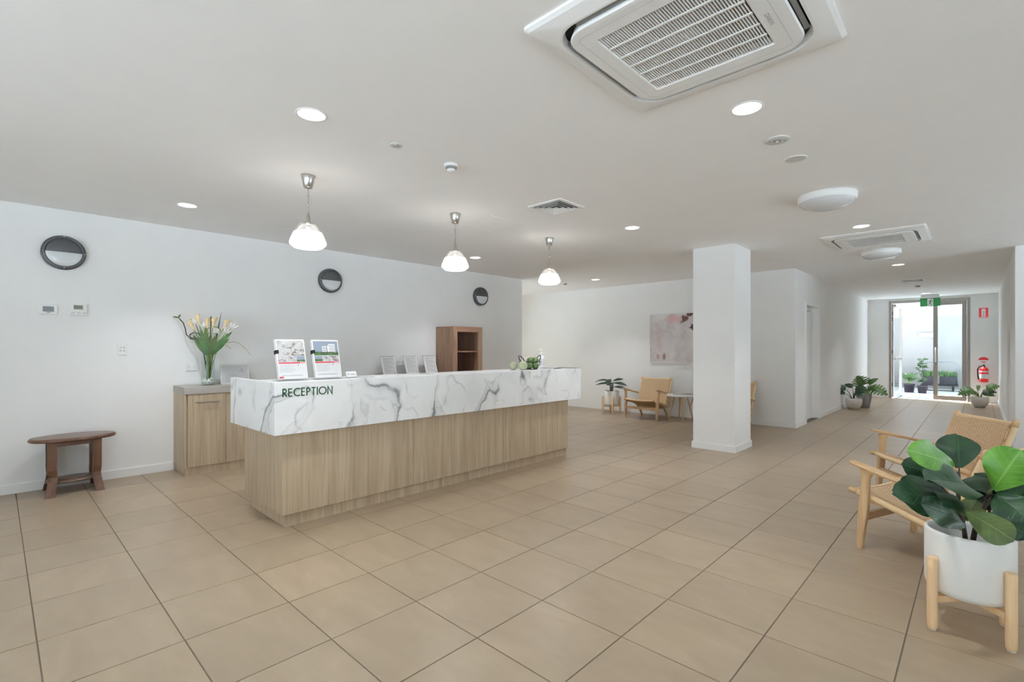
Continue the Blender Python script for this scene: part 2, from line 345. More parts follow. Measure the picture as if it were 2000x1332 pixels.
    def grid(self, P, smooth=True, uv=None):
        # P: rows x cols of points
        R, Cc = len(P), len(P[0]); o = len(self.v)
        self.v += [tuple(p) for r in P for p in r]
        if uv is not None:
            if self.uv is None: self.uv = {}
            for i in range(R):
                for j in range(Cc): self.uv[o + i * Cc + j] = uv[i][j]
        for i in range(R - 1):
            for j in range(Cc - 1): self.f.append((o + i * Cc + j, o + i * Cc + j + 1, o + i * Cc + Cc + j + 1, o + i * Cc + Cc + j)); self.sm.append(smooth)
        return self
    def mesh(self, name, mat):
        me = bpy.data.meshes.new(name); me.from_pydata(self.v, [], self.f); me.materials.append(M(mat))
        me.polygons.foreach_set('use_smooth', self.sm)
        if self.uv is not None:
            lay = me.uv_layers.new(name='UVMap')
            for li, l in enumerate(me.loops): lay.data[li].uv = self.uv.get(l.vertex_index, (0, 0))
        me.update(); return me
    def build(self, name, mat, parent=None, loc=(0, 0, 0), rz=0.0):
        o = bpy.data.objects.new(name, self.mesh(name, mat)); col.objects.link(o); o.location = loc; o.rotation_euler = (0, 0, rz)
        if parent: o.parent = parent
        return o
def inst(name, me, parent, loc=(0, 0, 0), rot=(0, 0, 0)):
    o = bpy.data.objects.new(name, me); col.objects.link(o); o.location = loc; o.rotation_euler = rot
    if parent: o.parent = parent
    return o
def tag(o, label, cat, group=None):
    o['label'] = label; o['category'] = cat
    if group: o['group'] = group
    return o
def thing(name, label, cat, loc=(0, 0, 0), rz=0.0, group=None):
    o = bpy.data.objects.new(name, None); col.objects.link(o); o.location = loc; o.rotation_euler = (0, 0, rz); o.empty_display_size = 0.1
    return tag(o, label, cat, group)
def struct(o, label=None):
    o['kind'] = 'structure'
    if label: o['label'] = label
    return o
def copy_tree(o, parent=None):
    c = o.copy(); col.objects.link(c); c.parent = parent
    for ch in list(o.children): copy_tree(ch, c)
    return c
def box(name, mat, *b, parent=None, ch=0.0): return MB().box(*b, ch=ch).build(name, mat, parent)

# ------------------------------------------------------------------ the room
H = 2.575
XL, XR, YS, YB, YE = -6.19, 3.2, -3.0, 8.87, 16.1
HX0, HX1, XP, YL = -2.14, 0.335, -8.3, 6.79
T = 0.12
struct(MB().box(XP - T, XR + T, YS - T, YB + T, H, H + 0.15).box(HX0 - T, HX1 + T, YB + T, YE + T, H, H + 0.15).build('ceiling', 'ceil'), 'flat white plasterboard ceiling')
floor = struct(MB().box(XP - T, XR + T, YS - T, YB + 0.001, -0.12, -0.003).box(HX0 - T, HX1 + T, YB, YE + T, -0.12, -0.003).build('floor', 'grout'), 'beige tiled floor with dark grout lines')
# floor tiles: the 300 that show largest are parts, the rest one field
regs = [(XL, XR, YS, YB), (XP, XL, YL, YB), (HX0, HX1, YB, YE + 0.02)]
GAP, CH = 0.0052, 0.0012
def pxl(x, y, z=0.0):
    c, s = math.cos(YAW), math.sin(YAW); d = -s * x + c * y; r = c * x + s * y
    return None if d < 0.3 else (1000 + FPX * r / d, CY - FPX * (z - CAM_H) / d)
def tile_area(x0, x1, y0, y1):
    ps = [pxl(*q) for q in ((x0, y0), (x1, y0), (x1, y1), (x0, y1))]
    if any(p is None for p in ps): return 0
    if max(p[0] for p in ps) < 0 or min(p[0] for p in ps) > 2000 or max(p[1] for p in ps) < 0 or min(p[1] for p in ps) > 1332: return 0
    return abs(sum(ps[i][0] * ps[(i + 1) % 4][1] - ps[(i + 1) % 4][0] * ps[i][1] for i in range(4))) / 2
tiles = []
for i in range(-14, 14):
    for j in range(-8, 37):
        ax, ay = TX0 + i * TX, TY0 + j * TY; bx, by = ax + TX, ay + TY
        for k, (rx0, rx1, ry0, ry1) in enumerate(regs):
            inhall = ax >= HX0 - 0.01 and bx <= HX1 + 0.01
            if k == 0 and inhall: ry1 = YB + 2
            if k == 2 and inhall: ry0 = YB - 2
            x0, x1, y0, y1 = max(ax, rx0), min(bx, rx1), max(ay, ry0), min(by, ry1)
            if x1 - x0 < 0.03 or y1 - y0 < 0.03: continue
            if inhall and ((k == 0 and ay >= YB) or (k == 2 and ay < YB)): continue
            a = tile_area(x0, x1, y0, y1)
            if -4.4 < (x0 + x1) / 2 < -3.62 and 1.7 < (y0 + y1) / 2 < 4.6: a = 0
            if x1 < -4.5 and (y0 + y1) / 2 > 2.0 and (y0 + y1) / 2 < 6.5: a *= 0.02
            tiles.append((a, x0, x1, y0, y1))
tiles.sort(key=lambda t: -t[0])
def tile_mb(mb, x0, x1, y0, y1):
    g = GAP / 2; x0, x1, y0, y1 = x0 + g, x1 - g, y0 + g, y1 - g; c = CH
    vs = [(x0, y0, -0.009), (x1, y0, -0.009), (x1, y1, -0.009), (x0, y1, -0.009), (x0, y0, -c), (x1, y0, -c), (x1, y1, -c), (x0, y1, -c), (x0 + c, y0 + c, 0), (x1 - c, y0 + c, 0), (x1 - c, y1 - c, 0), (x0 + c, y1 - c, 0)]
    fs = [(8, 9, 10, 11)] + [(i, (i + 1) % 4, 4 + (i + 1) % 4, 4 + i) for i in range(4)] + [(4 + i, 4 + (i + 1) % 4, 8 + (i + 1) % 4, 8 + i) for i in range(4)]
    mb.add(vs, fs)
tcache = {}
for a, x0, x1, y0, y1 in tiles[:300]:
    w, d = round(x1 - x0, 3), round(y1 - y0, 3)
    if (w, d) not in tcache:
        mb = MB(); tile_mb(mb, -w / 2, w / 2, -d / 2, d / 2); tcache[(w, d)] = mb.mesh('tile', 'tile')
    inst('tile', tcache[(w, d)], floor, ((x0 + x1) / 2, (y0 + y1) / 2, 0))
mb = MB()
for a, x0, x1, y0, y1 in tiles[300:]: tile_mb(mb, x0, x1, y0, y1)
mb.build('tile_field', 'tile', floor)['kind'] = 'stuff'

struct(box('wall_left', 'wall', XL - T, XL, YS - T, YL, 0, H), 'long white wall behind the reception desk')
struct(box('wall_passage_return', 'wall', XP, XL - T, YL - T, YL, 0, H))
struct(box('wall_back', 'wall', XP, HX0, YB, YB + T, 0, H), 'white wall behind the seating and column')
DY0, DY1 = 9.56, 10.46      # hall doorway
struct(MB().box(HX0 - T, HX0, YB + T, DY0 - 0.04, 0, H).box(HX0 - T, HX0, DY1 + 0.04, YE + T, 0, H).box(HX0 - T, HX0, DY0 - 0.04, DY1 + 0.04, 2.07, H).build('wall_hall_left', 'wall'))
struct(box('wall_hall_right', 'wall', HX1, HX1 + T, YB, YE + T, 0, H))
struct(box('wall_hall_right_return', 'wall', HX1 + T, XR + T, YB, YB + T, 0, H))
EX0, EX1, EZ = -1.70, -0.145, 2.52
struct(MB().box(HX0, EX0, YE, YE + T, 0, H).box(EX1, HX1, YE, YE + T, 0, H).box(EX0, EX1, YE, YE + T, EZ, H).build('wall_hall_end', 'wall'))
_pl = bpy.data.lights.new('sky_portal', 'AREA'); _pl.shape = 'RECTANGLE'; _pl.size = EX1 - EX0; _pl.size_y = EZ; _pl.cycles.is_portal = True
_po = bpy.data.objects.new('sky_portal', _pl); col.objects.link(_po); _po.location = ((EX0 + EX1) / 2, YE + 0.02, EZ / 2); _po.rotation_euler = Vector((0, -1, 0)).to_track_quat('-Z', 'Y').to_euler()
# glazed shopfront behind the camera and windows in the right wall
def window_wall(name, n0, along, fixed, a0, a1, spans, z0, z1, inward):
    mb = MB()
    def bx(p0, p1, q0, q1):
        if along == 'x': mb.box(p0, p1, min(fixed, fixed - inward * T), max(fixed, fixed - inward * T), q0, q1)
        else: mb.box(min(fixed, fixed - inward * T), max(fixed, fixed - inward * T), p0, p1, q0, q1)
    bx(a0, a1, z1, H); 
    if z0 > 0: bx(a0, a1, 0, z0)
    cur = a0
    for s0, s1 in spans: bx(cur, s0, z0, z1); cur = s1
    bx(cur, a1, z0, z1)
    struct(mb.build(name, 'wall'))
    for k, (s0, s1) in enumerate(spans):
        f = MB(); c0 = fixed - inward * 0.08; c1 = fixed - inward * 0.03; lo, hi = min(c0, c1), max(c0, c1)
        def fb(p0, p1, q0, q1):
            if along == 'x': f.box(p0, p1, lo, hi, q0, q1)
            else: f.box(lo, hi, p0, p1, q0, q1)
        e = 0.05; fb(s0, s0 + e, z0, z1); fb(s1 - e, s1, z0, z1); fb(s0 + e, s1 - e, z0, z0 + e); fb(s0 + e, s1 - e, z1 - e, z1); mdl = (s0 + s1) / 2; fb(mdl - e / 2, mdl + e / 2, z0 + e, z1 - e)
        w = struct(f.build('window_%d' % (n0 + k), 'frame_al'), 'tall aluminium framed window')
        for p0, p1 in ((s0 + e, mdl - e / 2), (mdl + e / 2, s1 - e)):
            g = MB(); m = (lo + hi) / 2
            if along == 'x': g.box(p0, p1, m - 0.003, m + 0.003, z0 + e, z1 - e)
            else: g.box(m - 0.003, m + 0.003, p0, p1, z0 + e, z1 - e)
            g.build('pane', 'glass', w)
        ld = bpy.data.lights.new('sky_portal', 'AREA'); ld.shape = 'RECTANGLE'; ld.size = s1 - s0; ld.size_y = z1 - z0; ld.cycles.is_portal = True
        lo_ = bpy.data.objects.new('sky_portal', ld); col.objects.link(lo_)
        if along == 'x': lo_.location = ((s0 + s1) / 2, fixed, (z0 + z1) / 2); lo_.rotation_euler = (math.pi / 2, 0, 0) if inward > 0 else (-math.pi / 2, 0, 0)
        else: lo_.location = (fixed, (s0 + s1) / 2, (z0 + z1) / 2); lo_.rotation_euler = (math.pi / 2, 0, math.pi / 2 if inward < 0 else -math.pi / 2)
        lo_.rotation_euler = lo_.rotation_euler
        d = Vector((0, inward, 0)) if along == 'x' else Vector((inward, 0, 0))
        lo_.rotation_euler = d.to_track_quat('-Z', 'Y').to_euler()
window_wall('wall_front', 1, 'x', YS, XL - T, XR + T, [(-3.6, -1.6), (-1.4, 0.8), (1.0, 3.0)], 0.05, 2.4, 1)
window_wall('wall_right', 5, 'y', XR, YS, YB, [(-2.7, -0.3), (3.6, 4.8), (6.2, 8.2)], 0.05, 2.4, -1)
window_wall('wall_passage', 8, 'y', XP, YL - T, YB + T, [(6.95, 7.55)], 0.05, 2.4, 1)  # unseen passage window, added to bring light onto the back wall and ceiling
# column
CX0, CX1, CY0, CY1 = -2.69, -2.17, 6.25, 6.83
struct(box('column', 'wall', CX0, CX1, CY0, CY1, 0, H), 'square white column rising to the ceiling')
# baseboards
bh, bt = 0.085, 0.014
def base(name, segs):
    mb = MB()
    for x0, x1, y0, y1 in segs: mb.box(x0, x1, y0, y1, 0.0, bh - 0.006).box(x0 + (0.004 if x1 - x0 < 0.05 else 0), x1 - (0.004 if x1 - x0 < 0.05 else 0), y0 + (0.004 if y1 - y0 < 0.05 else 0), y1 - (0.004 if y1 - y0 < 0.05 else 0), bh - 0.006, bh)
    struct(mb.build(name, 'trim'))
base('baseboard_left', [(XL, XL + bt, YS, 1.30), (XL, XL + bt, 5.39, YL), (XL - T, XL + bt, YL, YL + bt)])
base('baseboard_back', [(XP, HX0 + bt, YB - bt, YB)])
base('baseboard_hall_left', [(HX0, HX0 + bt, YB, DY0 - 0.06), (HX0, HX0 + bt, DY1 + 0.06, YE)])
base('baseboard_hall_right', [(HX1 - bt, HX1, YB - bt, YE), (HX1, XR, YB - bt, YB)])
base('baseboard_hall_end', [(HX0 + bt, EX0, YE - bt, YE), (EX1, HX1 - bt, YE - bt, YE)])
base('baseboard_column', [(CX0 - bt, CX1 + bt, CY0 - bt, CY0), (CX0 - bt, CX1 + bt, CY1, CY1 + bt), (CX0 - bt, CX0, CY0, CY1), (CX1, CX1 + bt, CY0, CY1)])
base('baseboard_right', [(XR - bt, XR, YS, YB - bt)])

# ------------------------------------------------------------------ hall door
d2 = struct(MB().box(HX0 - T - 0.03, HX0, DY0 - 0.039, DY0, 0, 2.069).box(HX0 - T - 0.03, HX0, DY1, DY1 + 0.039, 0, 2.069).box(HX0 - T - 0.03, HX0, DY0, DY1, 2.03, 2.069).box(HX0 + 0.0005, HX0 + 0.014, DY0 - 0.06, DY0 - 0.004, 0, 2.09).box(HX0 + 0.0005, HX0 + 0.014, DY1 + 0.004, DY1 + 0.06, 0, 2.09).box(HX0 + 0.0005, HX0 + 0.014, DY0 - 0.004, DY1 + 0.004, 2.034, 2.09).build('door_2', 'trim'), 'white hinged door set back in its frame')
box('leaf', 'trim', HX0 - T - 0.02, HX0 - T + 0.02, DY0 + 0.003, DY1 - 0.003, 0.008, 2.026, parent=d2)
box('door_stop', 'trim', HX0 - T + 0.02, HX0 - T + 0.035, DY1 - 0.03, DY1, 0, 2.03, parent=d2)
hd = MB().lathe([(0.026, 0), (0.026, 0.008)], 16, (HX0 - T + 0.02, DY0 + 0.07, 1.0), 'x').build('handle_rose', 'satin', d2)
MB().tube([(HX0 - T + 0.028, DY0 + 0.07, 1.0), (HX0 - T + 0.07, DY0 + 0.07, 1.0), (HX0 - T + 0.075, DY0 + 0.09, 1.0), (HX0 - T + 0.075, DY0 + 0.18, 1.0)], 0.009, 8).build('handle', 'satin', d2)
box('door_closer', 'satin', HX0 - T + 0.02, HX0 - T + 0.07, DY0 + 0.25, DY0 + 0.55, 1.955, 2.015, parent=d2)

# ------------------------------------------------------------------ exit doors at the hall end
e = 0.055; MX = -0.775
fr = MB().box(EX0, EX0 + e, YE - 0.01, YE + 0.11, 0, EZ).box(EX1 - e, EX1, YE - 0.01, YE + 0.11, 0, EZ).box(EX0 + e, EX1 - e, YE - 0.01, YE + 0.11, EZ - 0.065, EZ).build('door_1', 'frame_al')
struct(fr, 'aluminium framed glass exit doors, left leaf swung open')
def leaf(px, py, rz, w, name):
    z0, z1, st = 0.012, EZ - 0.07, 0.085
    lf = MB().box(0, st, -0.022, 0.022, z0, z1).box(w - st, w, -0.022, 0.022, z0, z1).box(st, w - st, -0.022, 0.022, z0, z0 + 0.11).box(st, w - st, -0.022, 0.022, z1 - 0.09, z1).build(name, 'frame_al', fr, (px, py, 0), rz)
    MB().box(st, w - st, -0.004, 0.004, z0 + 0.11, z1 - 0.09).build('pane', 'glass', lf)
    return lf
lf2 = leaf(MX - 0.045, YE + 0.04, 0.0, EX1 - e - MX + 0.045 - 0.004, 'door_leaf')
MB().tube([(0.045, -0.03, 0.95), (0.045, -0.065, 0.97), (0.045, -0.065, 1.28), (0.045, -0.03, 1.3)], 0.012, 8).build('pull_handle', 'satin', lf2)
lf1 = leaf(EX0 + e + 0.004, YE + 0.09, math.radians(83), 0.86, 'door_leaf')
MB().box(0.853, 0.866, -0.024, 0.024, 0.012, EZ - 0.07).build('edge_seal', 'frame_dk', lf1)
MB().box(0.09, 0.77, -0.05, -0.024, 0.98, 1.05).build('push_rail', 'satin', lf1)
MB().tube([(0.82, 0.02, 1.02), (0.82, 0.06, 1.02), (0.72, 0.06, 1.02)], 0.009, 8).build('lever', 'satin', lf1)
MB().box(0.04, 0.30, -0.075, -0.024, EZ - 0.14, EZ - 0.08).build('door_closer', 'steel', lf1)
for z in (0.35, 1.2, 2.05, 2.2): MB().lathe([(0.014, -0.05), (0.014, 0.05)], 10, (EX0 + e + 0.008, YE + 0.085, z)).build('hinge', 'frame_dk', fr)

# ------------------------------------------------------------------ outside
struct(box('ground_outside', 'ground', -40, 40, -40, YS - T - 0.01, -0.16, -0.06)); struct(box('ground_side', 'ground', XR + T + 0.01, 40, YS - T, 40, -0.16, -0.06)); struct(box('ground_passage', 'ground', -40, XP - T - 0.01, YS - T, 40, -0.16, -0.06))
struct(box('courtyard_paving', 'paving', -7, 4, YE + T + 0.005, 21.0, -0.16, -0.015))
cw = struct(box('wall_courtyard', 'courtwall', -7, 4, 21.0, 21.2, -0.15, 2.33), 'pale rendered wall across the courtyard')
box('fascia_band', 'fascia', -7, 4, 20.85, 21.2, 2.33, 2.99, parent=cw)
for x, z, w, hh, nm in ((-1.80, 1.98, 0.22, 0.1, 'air_brick'), (-1.72, 0.42, 0.2, 0.05, 'weep_vent')):
    v = MB().box(x - w / 2, x + w / 2, 20.985, 21.0, z - hh / 2, z + hh / 2)
    v.build(nm, 'midgrey' if nm == 'air_brick' else 'greyp', cw)
MB().box(-1.42, -0.98, 20.93, 21.0, 1.66, 1.80).build('light_box', 'greyp', cw); MB().box(-1.38, -1.02, 20.92, 20.932, 1.70, 1.77).build('light_lens', 'white', cw)
struct(box('added_sun_blocker', 'fascia', -7, 4, 18.2, 21.2, 3.0, 3.1))  # unseen roof slab, added to keep the sun off the courtyard
pl = struct(box('courtyard_step', 'paving', -1.75, -0.1, 17.3, 17.6, -0.015, 0.03))
tag(box('door_mat', 'mat', -1.55, -0.62, 16.5, 17.2, -0.014, 0.004, ch=0.0), 'dark green mat on the paving outside the exit doors', 'mat')

# ------------------------------------------------------------------ leaf builder
def leaf_mb(mb, base_, tip, width, nrm=(0, -0.6, 0.8), droop=0.12, fold=0.18, shape='ob', rows=12, cols=7, notch=0, wav=0.0, seed=0):
    rnd = random.Random(seed); B, Tp = Vector(base_), Vector(tip); L = (Tp - B).length; ax = (Tp - B).normalized()
    n = Vector(nrm); n = (n - ax * n.dot(ax)); n = n.normalized() if n.length > 1e-3 else ax.orthogonal().normalized()
    sd = ax.cross(n).normalized(); P, UV = [], []
    ph = rnd.random() * 6
    for i in range(rows + 1):
        t = i / rows
        if shape == 'ob': w = (math.sin(math.pi * min(1, t ** 1.25 * 0.97 + 0.02)) ** 0.62) * (0.62 + 0.42 * t) if t < 1 else 0.06
        elif shape == 'heart': w = (max(0.0, math.sin(math.pi * (0.14 + 0.86 * t))) ** 0.75) * (1.08 - 0.35 * t)
        else: w = max(0.0, math.sin(math.pi * (0.04 + 0.96 * t))) ** 0.8
        hw = width / 2 * max(w, 0.03)
        if notch and 0.18 < t < 0.93:
            q = (t * notch) % 1.0
            if q < 0.30: hw *= 0.42
        c = B + ax * (L * t) + n * (L * droop * (4 * t * (1 - t)) * 0.5 - L * droop * t * t * 0.7)
        row, ur = [], []
        for j in range(cols):
            u = -1 + 2 * j / (cols - 1); k = abs(u)
            off = n * (fold * hw * k ** 1.2 - 0.35 * fold * hw * k ** 3 + wav * width * math.sin(ph + 9 * t + 2.1 * u) * k)
            row.append(c + sd * (u * hw) + off); ur.append((u * 0.5, t))
        P.append(row); UV.append(ur)
    mb.grid(P, True, UV); return mb

# ------------------------------------------------------------------ reception desk
dk = thing('reception_desk', 'long reception desk with white marble counter over pale oak base', 'reception desk', (-3.6, 1.43, 0))
OX, OY = -3.6, 1.43
def db(name, mat, x0, x1, y0, y1, z0, z1, ch=0.0, parent=None):
    return MB().box(x0 - OX, x1 - OX, y0 - OY, y1 - OY, z0, z1, ch=ch).build(name, mat, parent or dk)
MX1, MX0, MY0, MY1, MZ0, MZ1 = -3.5, -4.415, 1.32, 4.905, 0.68, 1.046
mt = 0.035
db('front_apron', 'marble', MX1 - mt, MX1, MY0, MY1, MZ0, MZ1, 0.0015)
db('end_panel', 'marble', MX0, MX1 - mt - 0.0005, MY0, MY0 + mt, MZ0, MZ1, 0.0015)
db('end_panel', 'marble', MX0, MX1 - mt - 0.0005, MY1 - mt, MY1, MZ0, MZ1, 0.0015)
db('ledge', 'marble', MX1 - 0.42, MX1 - mt - 0.0005, MY0 + mt + 0.0005, MY1 - mt - 0.0005, MZ1 - mt, MZ1 - 0.0005, 0.0015)
db('back_apron', 'marble', MX1 - 0.42, MX1 - 0.42 + mt, MY0 + mt + 0.001, MY1 - mt - 0.001, 0.75, MZ1 - mt - 0.001)
db('underside', 'oak_y', MX0 + 0.001, MX1 - mt - 0.002, MY0 + mt + 0.001, MY1 - mt - 0.001, MZ0, MZ0 + 0.03)
db('worktop', 'top_grey', MX0, MX1 - 0.421, MY0 + mt + 0.001, MY1 - mt - 0.001, 0.72, 0.75)
BX1, BX0, BY0, BY1, BZ = -3.585, -4.34, 1.405, 4.75, 0.091
db('base_carcass', 'walnut_in', BX0 + 0.018, BX1 - 0.018, BY0 + 0.018, BY1 - 0.018, BZ, MZ0)
for y0, y1 in ((BY0, 2.5222), (2.5258, 3.6362), (3.6398, BY1)): db('front_panel', 'oak_z', BX1 - 0.0175, BX1, y0, y1, BZ, MZ0 - 0.001, 0.0008)
db('side_panel', 'oak_z', BX0, BX1 - 0.019, BY0, BY0 + 0.0175, BZ, MZ0 - 0.001, 0.0008); db('side_panel', 'oak_z', BX0, BX1 - 0.019, BY1 - 0.0175, BY1, BZ, MZ0 - 0.001, 0.0008)
db('plinth', 'oak_z', -4.30, -3.607, 1.432, 4.738, 0.0, BZ)
# raised lettering RECEPTION on the front apron
def stroke(mb, pts, w, y0, z0, s):
    pts = [Vector((p[0] * s, p[1] * s)) for p in pts]; n = len(pts); w2 = w / 2; Lp, Rp = [], []
    closed = (pts[0] - pts[-1]).length < 1e-6
    for i in range(n):
        a = pts[i - 1] if i > 0 else (pts[-2] if closed else None); b = pts[i + 1] if i < n - 1 else (pts[1] if closed else None)
        d1 = (pts[i] - a).normalized() if a is not None else (b - pts[i]).normalized(); d2_ = (b - pts[i]).normalized() if b is not None else d1
        n1 = Vector((-d1.y, d1.x)); n2 = Vector((-d2_.y, d2_.x)); mm = (n1 + n2).normalized(); k = min(2.5, 1 / max(0.3, mm.dot(n1)))
        Lp.append(pts[i] + mm * w2 * k); Rp.append(pts[i] - mm * w2 * k)
    X0, X1 = MX1 + 0.0003 - OX, MX1 + 0.0033 - OX
    for i in range(n - 1):
        q = [Rp[i], Rp[i + 1], Lp[i + 1], Lp[i]]
        vs = [(X0, y0 + p.x, z0 + p.y) for p in q] + [(X1, y0 + p.x, z0 + p.y) for p in q]
        mb.add(vs, [(4, 5, 6, 7), (0, 1, 5, 4), (1, 2, 6, 5), (2, 3, 7, 6), (3, 0, 4, 7)])
def arc(cx, cy, r, a0, a1, n=20, ry=None): return [(cx + r * math.cos(math.radians(a0 + (a1 - a0) * i / n)), cy + (ry or r) * math.sin(math.radians(a0 + (a1 - a0) * i / n))) for i in range(n + 1)]
hw_ = 0.065
GL = {'R': (0.5, [[(hw_, 0), (hw_, 1)], [(hw_, 0.935), (0.22, 0.935)] + arc(0.22, 0.715, 0.22, 90, -90, 14) + [(hw_, 0.495)], [(0.2, 0.495), (0.5, 0)]]),
      'E': (0.46, [[(hw_, 0), (hw_, 1)], [(hw_, 0.935), (0.46, 0.935)], [(hw_, 0.52), (0.44, 0.52)], [(hw_, 0.065), (0.46, 0.065)]]),
      'C': (0.74, [arc(0.5, 0.5, 0.445, 52, 308, 26)]),
      'P': (0.48, [[(hw_, 0), (hw_, 1)], [(hw_, 0.935), (0.20, 0.935)] + arc(0.20, 0.70, 0.235, 90, -90, 14) + [(hw_, 0.465)]]),
      'T': (0.5, [[(0.25, 0), (0.25, 0.935)], [(0, 0.935), (0.5, 0.935)]]), 'I': (0.13, [[(hw_, 0), (hw_, 1)]]),
      'O': (0.90, [arc(0.45, 0.5, 0.445, 0, 360, 32)]), 'N': (0.68, [[(hw_, 0), (hw_, 0.98), (0.615, 0.02), (0.615, 1)]])}
yy, S = 1.372, 0.0585
tot = sum(GL[c][0] for c in 'RECEPTION') * S; gap = (0.364 - tot) / 8
for ch_ in 'RECEPTION':
    mb = MB()
    for st in GL[ch_][1]: stroke(mb, st, 0.0078, yy - OY, 0.944, S)
    mb.build('letter', 'letter', dk); yy += GL[ch_][0] * S + gap

# ------------------------------------------------------------------ credenza along the left wall
cz = thing('credenza', 'low oak cabinet with grey worktop along the wall behind the desk', 'cabinet', (-6.19, 1.30, 0))
QX, QY = -6.19, 1.30
def cb_(name, mat, x0, x1, y0, y1, z0, z1, ch=0.0, parent=None): return MB().box(x0 - QX, x1 - QX, y0 - QY, y1 - QY, z0, z1, ch=ch).build(name, mat, parent or cz)
YC1 = 4.765
cb_('worktop', 'top_grey', XL + 0.002, -5.745, 1.30, YC1, 0.82, 0.891, 0.001)
cb_('body', 'oak_z', XL + 0.002, -5.772, 1.318, YC1 - 0.003, 0.08, 0.82)
cb_('side_panel', 'oak_z', XL + 0.002, -5.753, 1.302, 1.3175, 0.08, 0.819)
cb_('plinth', 'oak_z', XL + 0.002, -5.765, 1.312, YC1 - 0.004, 0, 0.08)
y = 1.332; nd = 10; dw = (YC1 - 0.005 - y) / nd
for k in range(nd):
    dr = cb_('door', 'oak_z', -5.7715, -5.753, y + k * dw + 0.0015, y + (k + 1) * dw - 0.0015, 0.083, 0.813, 0.0008)
    a, b = y + k * dw + 0.065 - QY, y + (k + 1) * dw - 0.062 - QY; xh = -5.753 - QX
    MB().box(xh + 0.018, xh + 0.027, a, b, 0.728, 0.738).box(xh, xh + 0.02, a + 0.02, a + 0.03, 0.730, 0.736).box(xh, xh + 0.02, b - 0.03, b - 0.02, 0.730, 0.736).build('handle', 'satin', dr)

# ------------------------------------------------------------------ tall open shelf unit
tw = thing('shelf_unit', 'tall brown walnut open shelf unit standing against the left wall', 'shelf', (-6.19, 4.775, 0))
def tb(name, mat, x0, x1, y0, y1, z0, z1, ch=0.0): return MB().box(x0 - QX, x1 - QX, y0 - 4.775, y1 - 4.775, z0, z1, ch=ch).build(name, mat, tw)
tb('side_panel', 'walnut', XL + 0.002, -5.80, 4.775, 4.80, 0, 1.60); tb('side_panel', 'walnut', XL + 0.002, -5.80, 5.35, 5.375, 0, 1.60)
tb('back_panel', 'walnut_in', XL + 0.002, XL + 0.012, 4.80, 5.35, 0.02, 1.58)
tb('top_panel', 'walnut_y', XL + 0.002, -5.80, 4.775, 5.375, 1.60, 1.622); tb('bottom_panel', 'walnut_y', XL + 0.012, -5.80, 4.80, 5.35, 0.02, 0.045)
for z in (0.5, 0.88, 1.225): tb('shelf', 'walnut_y', XL + 0.012, -5.82, 4.80, 5.35, z, z + 0.024)
def mitre(name, pts, mat):
    MB().prism([(-5.80 - QX, p[0] - 4.775, p[1]) for p in pts], (0.037, 0, 0)).build(name, mat, tw)
a0, a1, b0, b1, fw = 4.775, 5.375, 0.0, 1.622, 0.082
mitre('face_frame', [(a0, b1), (a0 + fw, b1 - fw), (a1 - fw, b1 - fw), (a1, b1)], 'walnut_y')
mitre('face_frame', [(a0, b0), (a0 + fw, b0 + fw), (a0 + fw, b1 - fw - 0.0005), (a0, b1 - 0.0005)], 'walnut')
mitre('face_frame', [(a1, b0), (a1, b1 - 0.0005), (a1 - fw, b1 - fw - 0.0005), (a1 - fw, b0 + fw)], 'walnut')
mitre('face_frame', [(a0, b0), (a1, b0), (a1 - fw, b0 + fw), (a0 + fw, b0 + fw)], 'walnut_y')

# ------------------------------------------------------------------ oval side table
ot = thing('oval_side_table', 'small oval dark wood side table against the left wall', 'side table', (-5.955, 0.492, 0))
def oval(a, b, n=40): return [(a * math.cos(2 * math.pi * i / n), b * math.sin(2 * math.pi * i / n)) for i in range(n)]
def ovalslab(rings):
    return MB().loft([[(x, y, z) for x, y in oval(a, b)] for a, b, z in rings], True)
ovalslab([(0.185, 0.290, 0.463), (0.193, 0.298, 0.468), (0.197, 0.302, 0.478), (0.190, 0.296, 0.490)]).build('table_top_edge', 'mahog', ot)
ovalslab([(0.1895, 0.2955, 0.4895), (0.186, 0.292, 0.4955), (0.18, 0.286, 0.4965)]).build('table_top', 'mahog_y', ot)
ovalslab([(0.135, 0.190, 0.098), (0.14, 0.195, 0.105), (0.135, 0.190, 0.118)]).build('lower_shelf', 'mahog_y', ot)
prof = [(0.035, 0.463, 0.046), (0.035, 0.22, 0.046), (0.022, 0.16, 0.044), (0.028, 0.125, 0.044), (0.052, 0.075, 0.046), (0.075, 0.03, 0.044), (0.086, 0.0, 0.052)]
for sx in (-1, 1):
    for sy in (-1, 1):
        secs = []
        for o_, z, w in prof:
            cx, cy_ = sx * (0.084 + o_ * 1.15), sy * (0.150 + (o_ - 0.035) * 0.3)
            wx, wy = w / 2, 0.03
            secs.append([(cx - wx, cy_ - wy, z), (cx + wx, cy_ - wy, z), (cx + wx, cy_ + wy, z), (cx - wx, cy_ + wy, z)])
        MB().loft(secs[::-1]).build('leg', 'mahog', ot)
for sy in (-1, 1): MB().box(-0.1, 0.1, sy * 0.148 - 0.012, sy * 0.148 + 0.012, 0.41, 0.462).build('apron_rail', 'mahog', ot)
for sx in (-1, 1): MB().box(sx * 0.124 - 0.011, sx * 0.124 + 0.011, -0.118, 0.118, 0.425, 0.462).build('apron_rail', 'mahog', ot)
for sy in (-1, 1): MB().box(-0.13, 0.13, sy * 0.15 - 0.012, sy * 0.15 + 0.012, 0.062, 0.098).build('shelf_rail', 'mahog', ot)

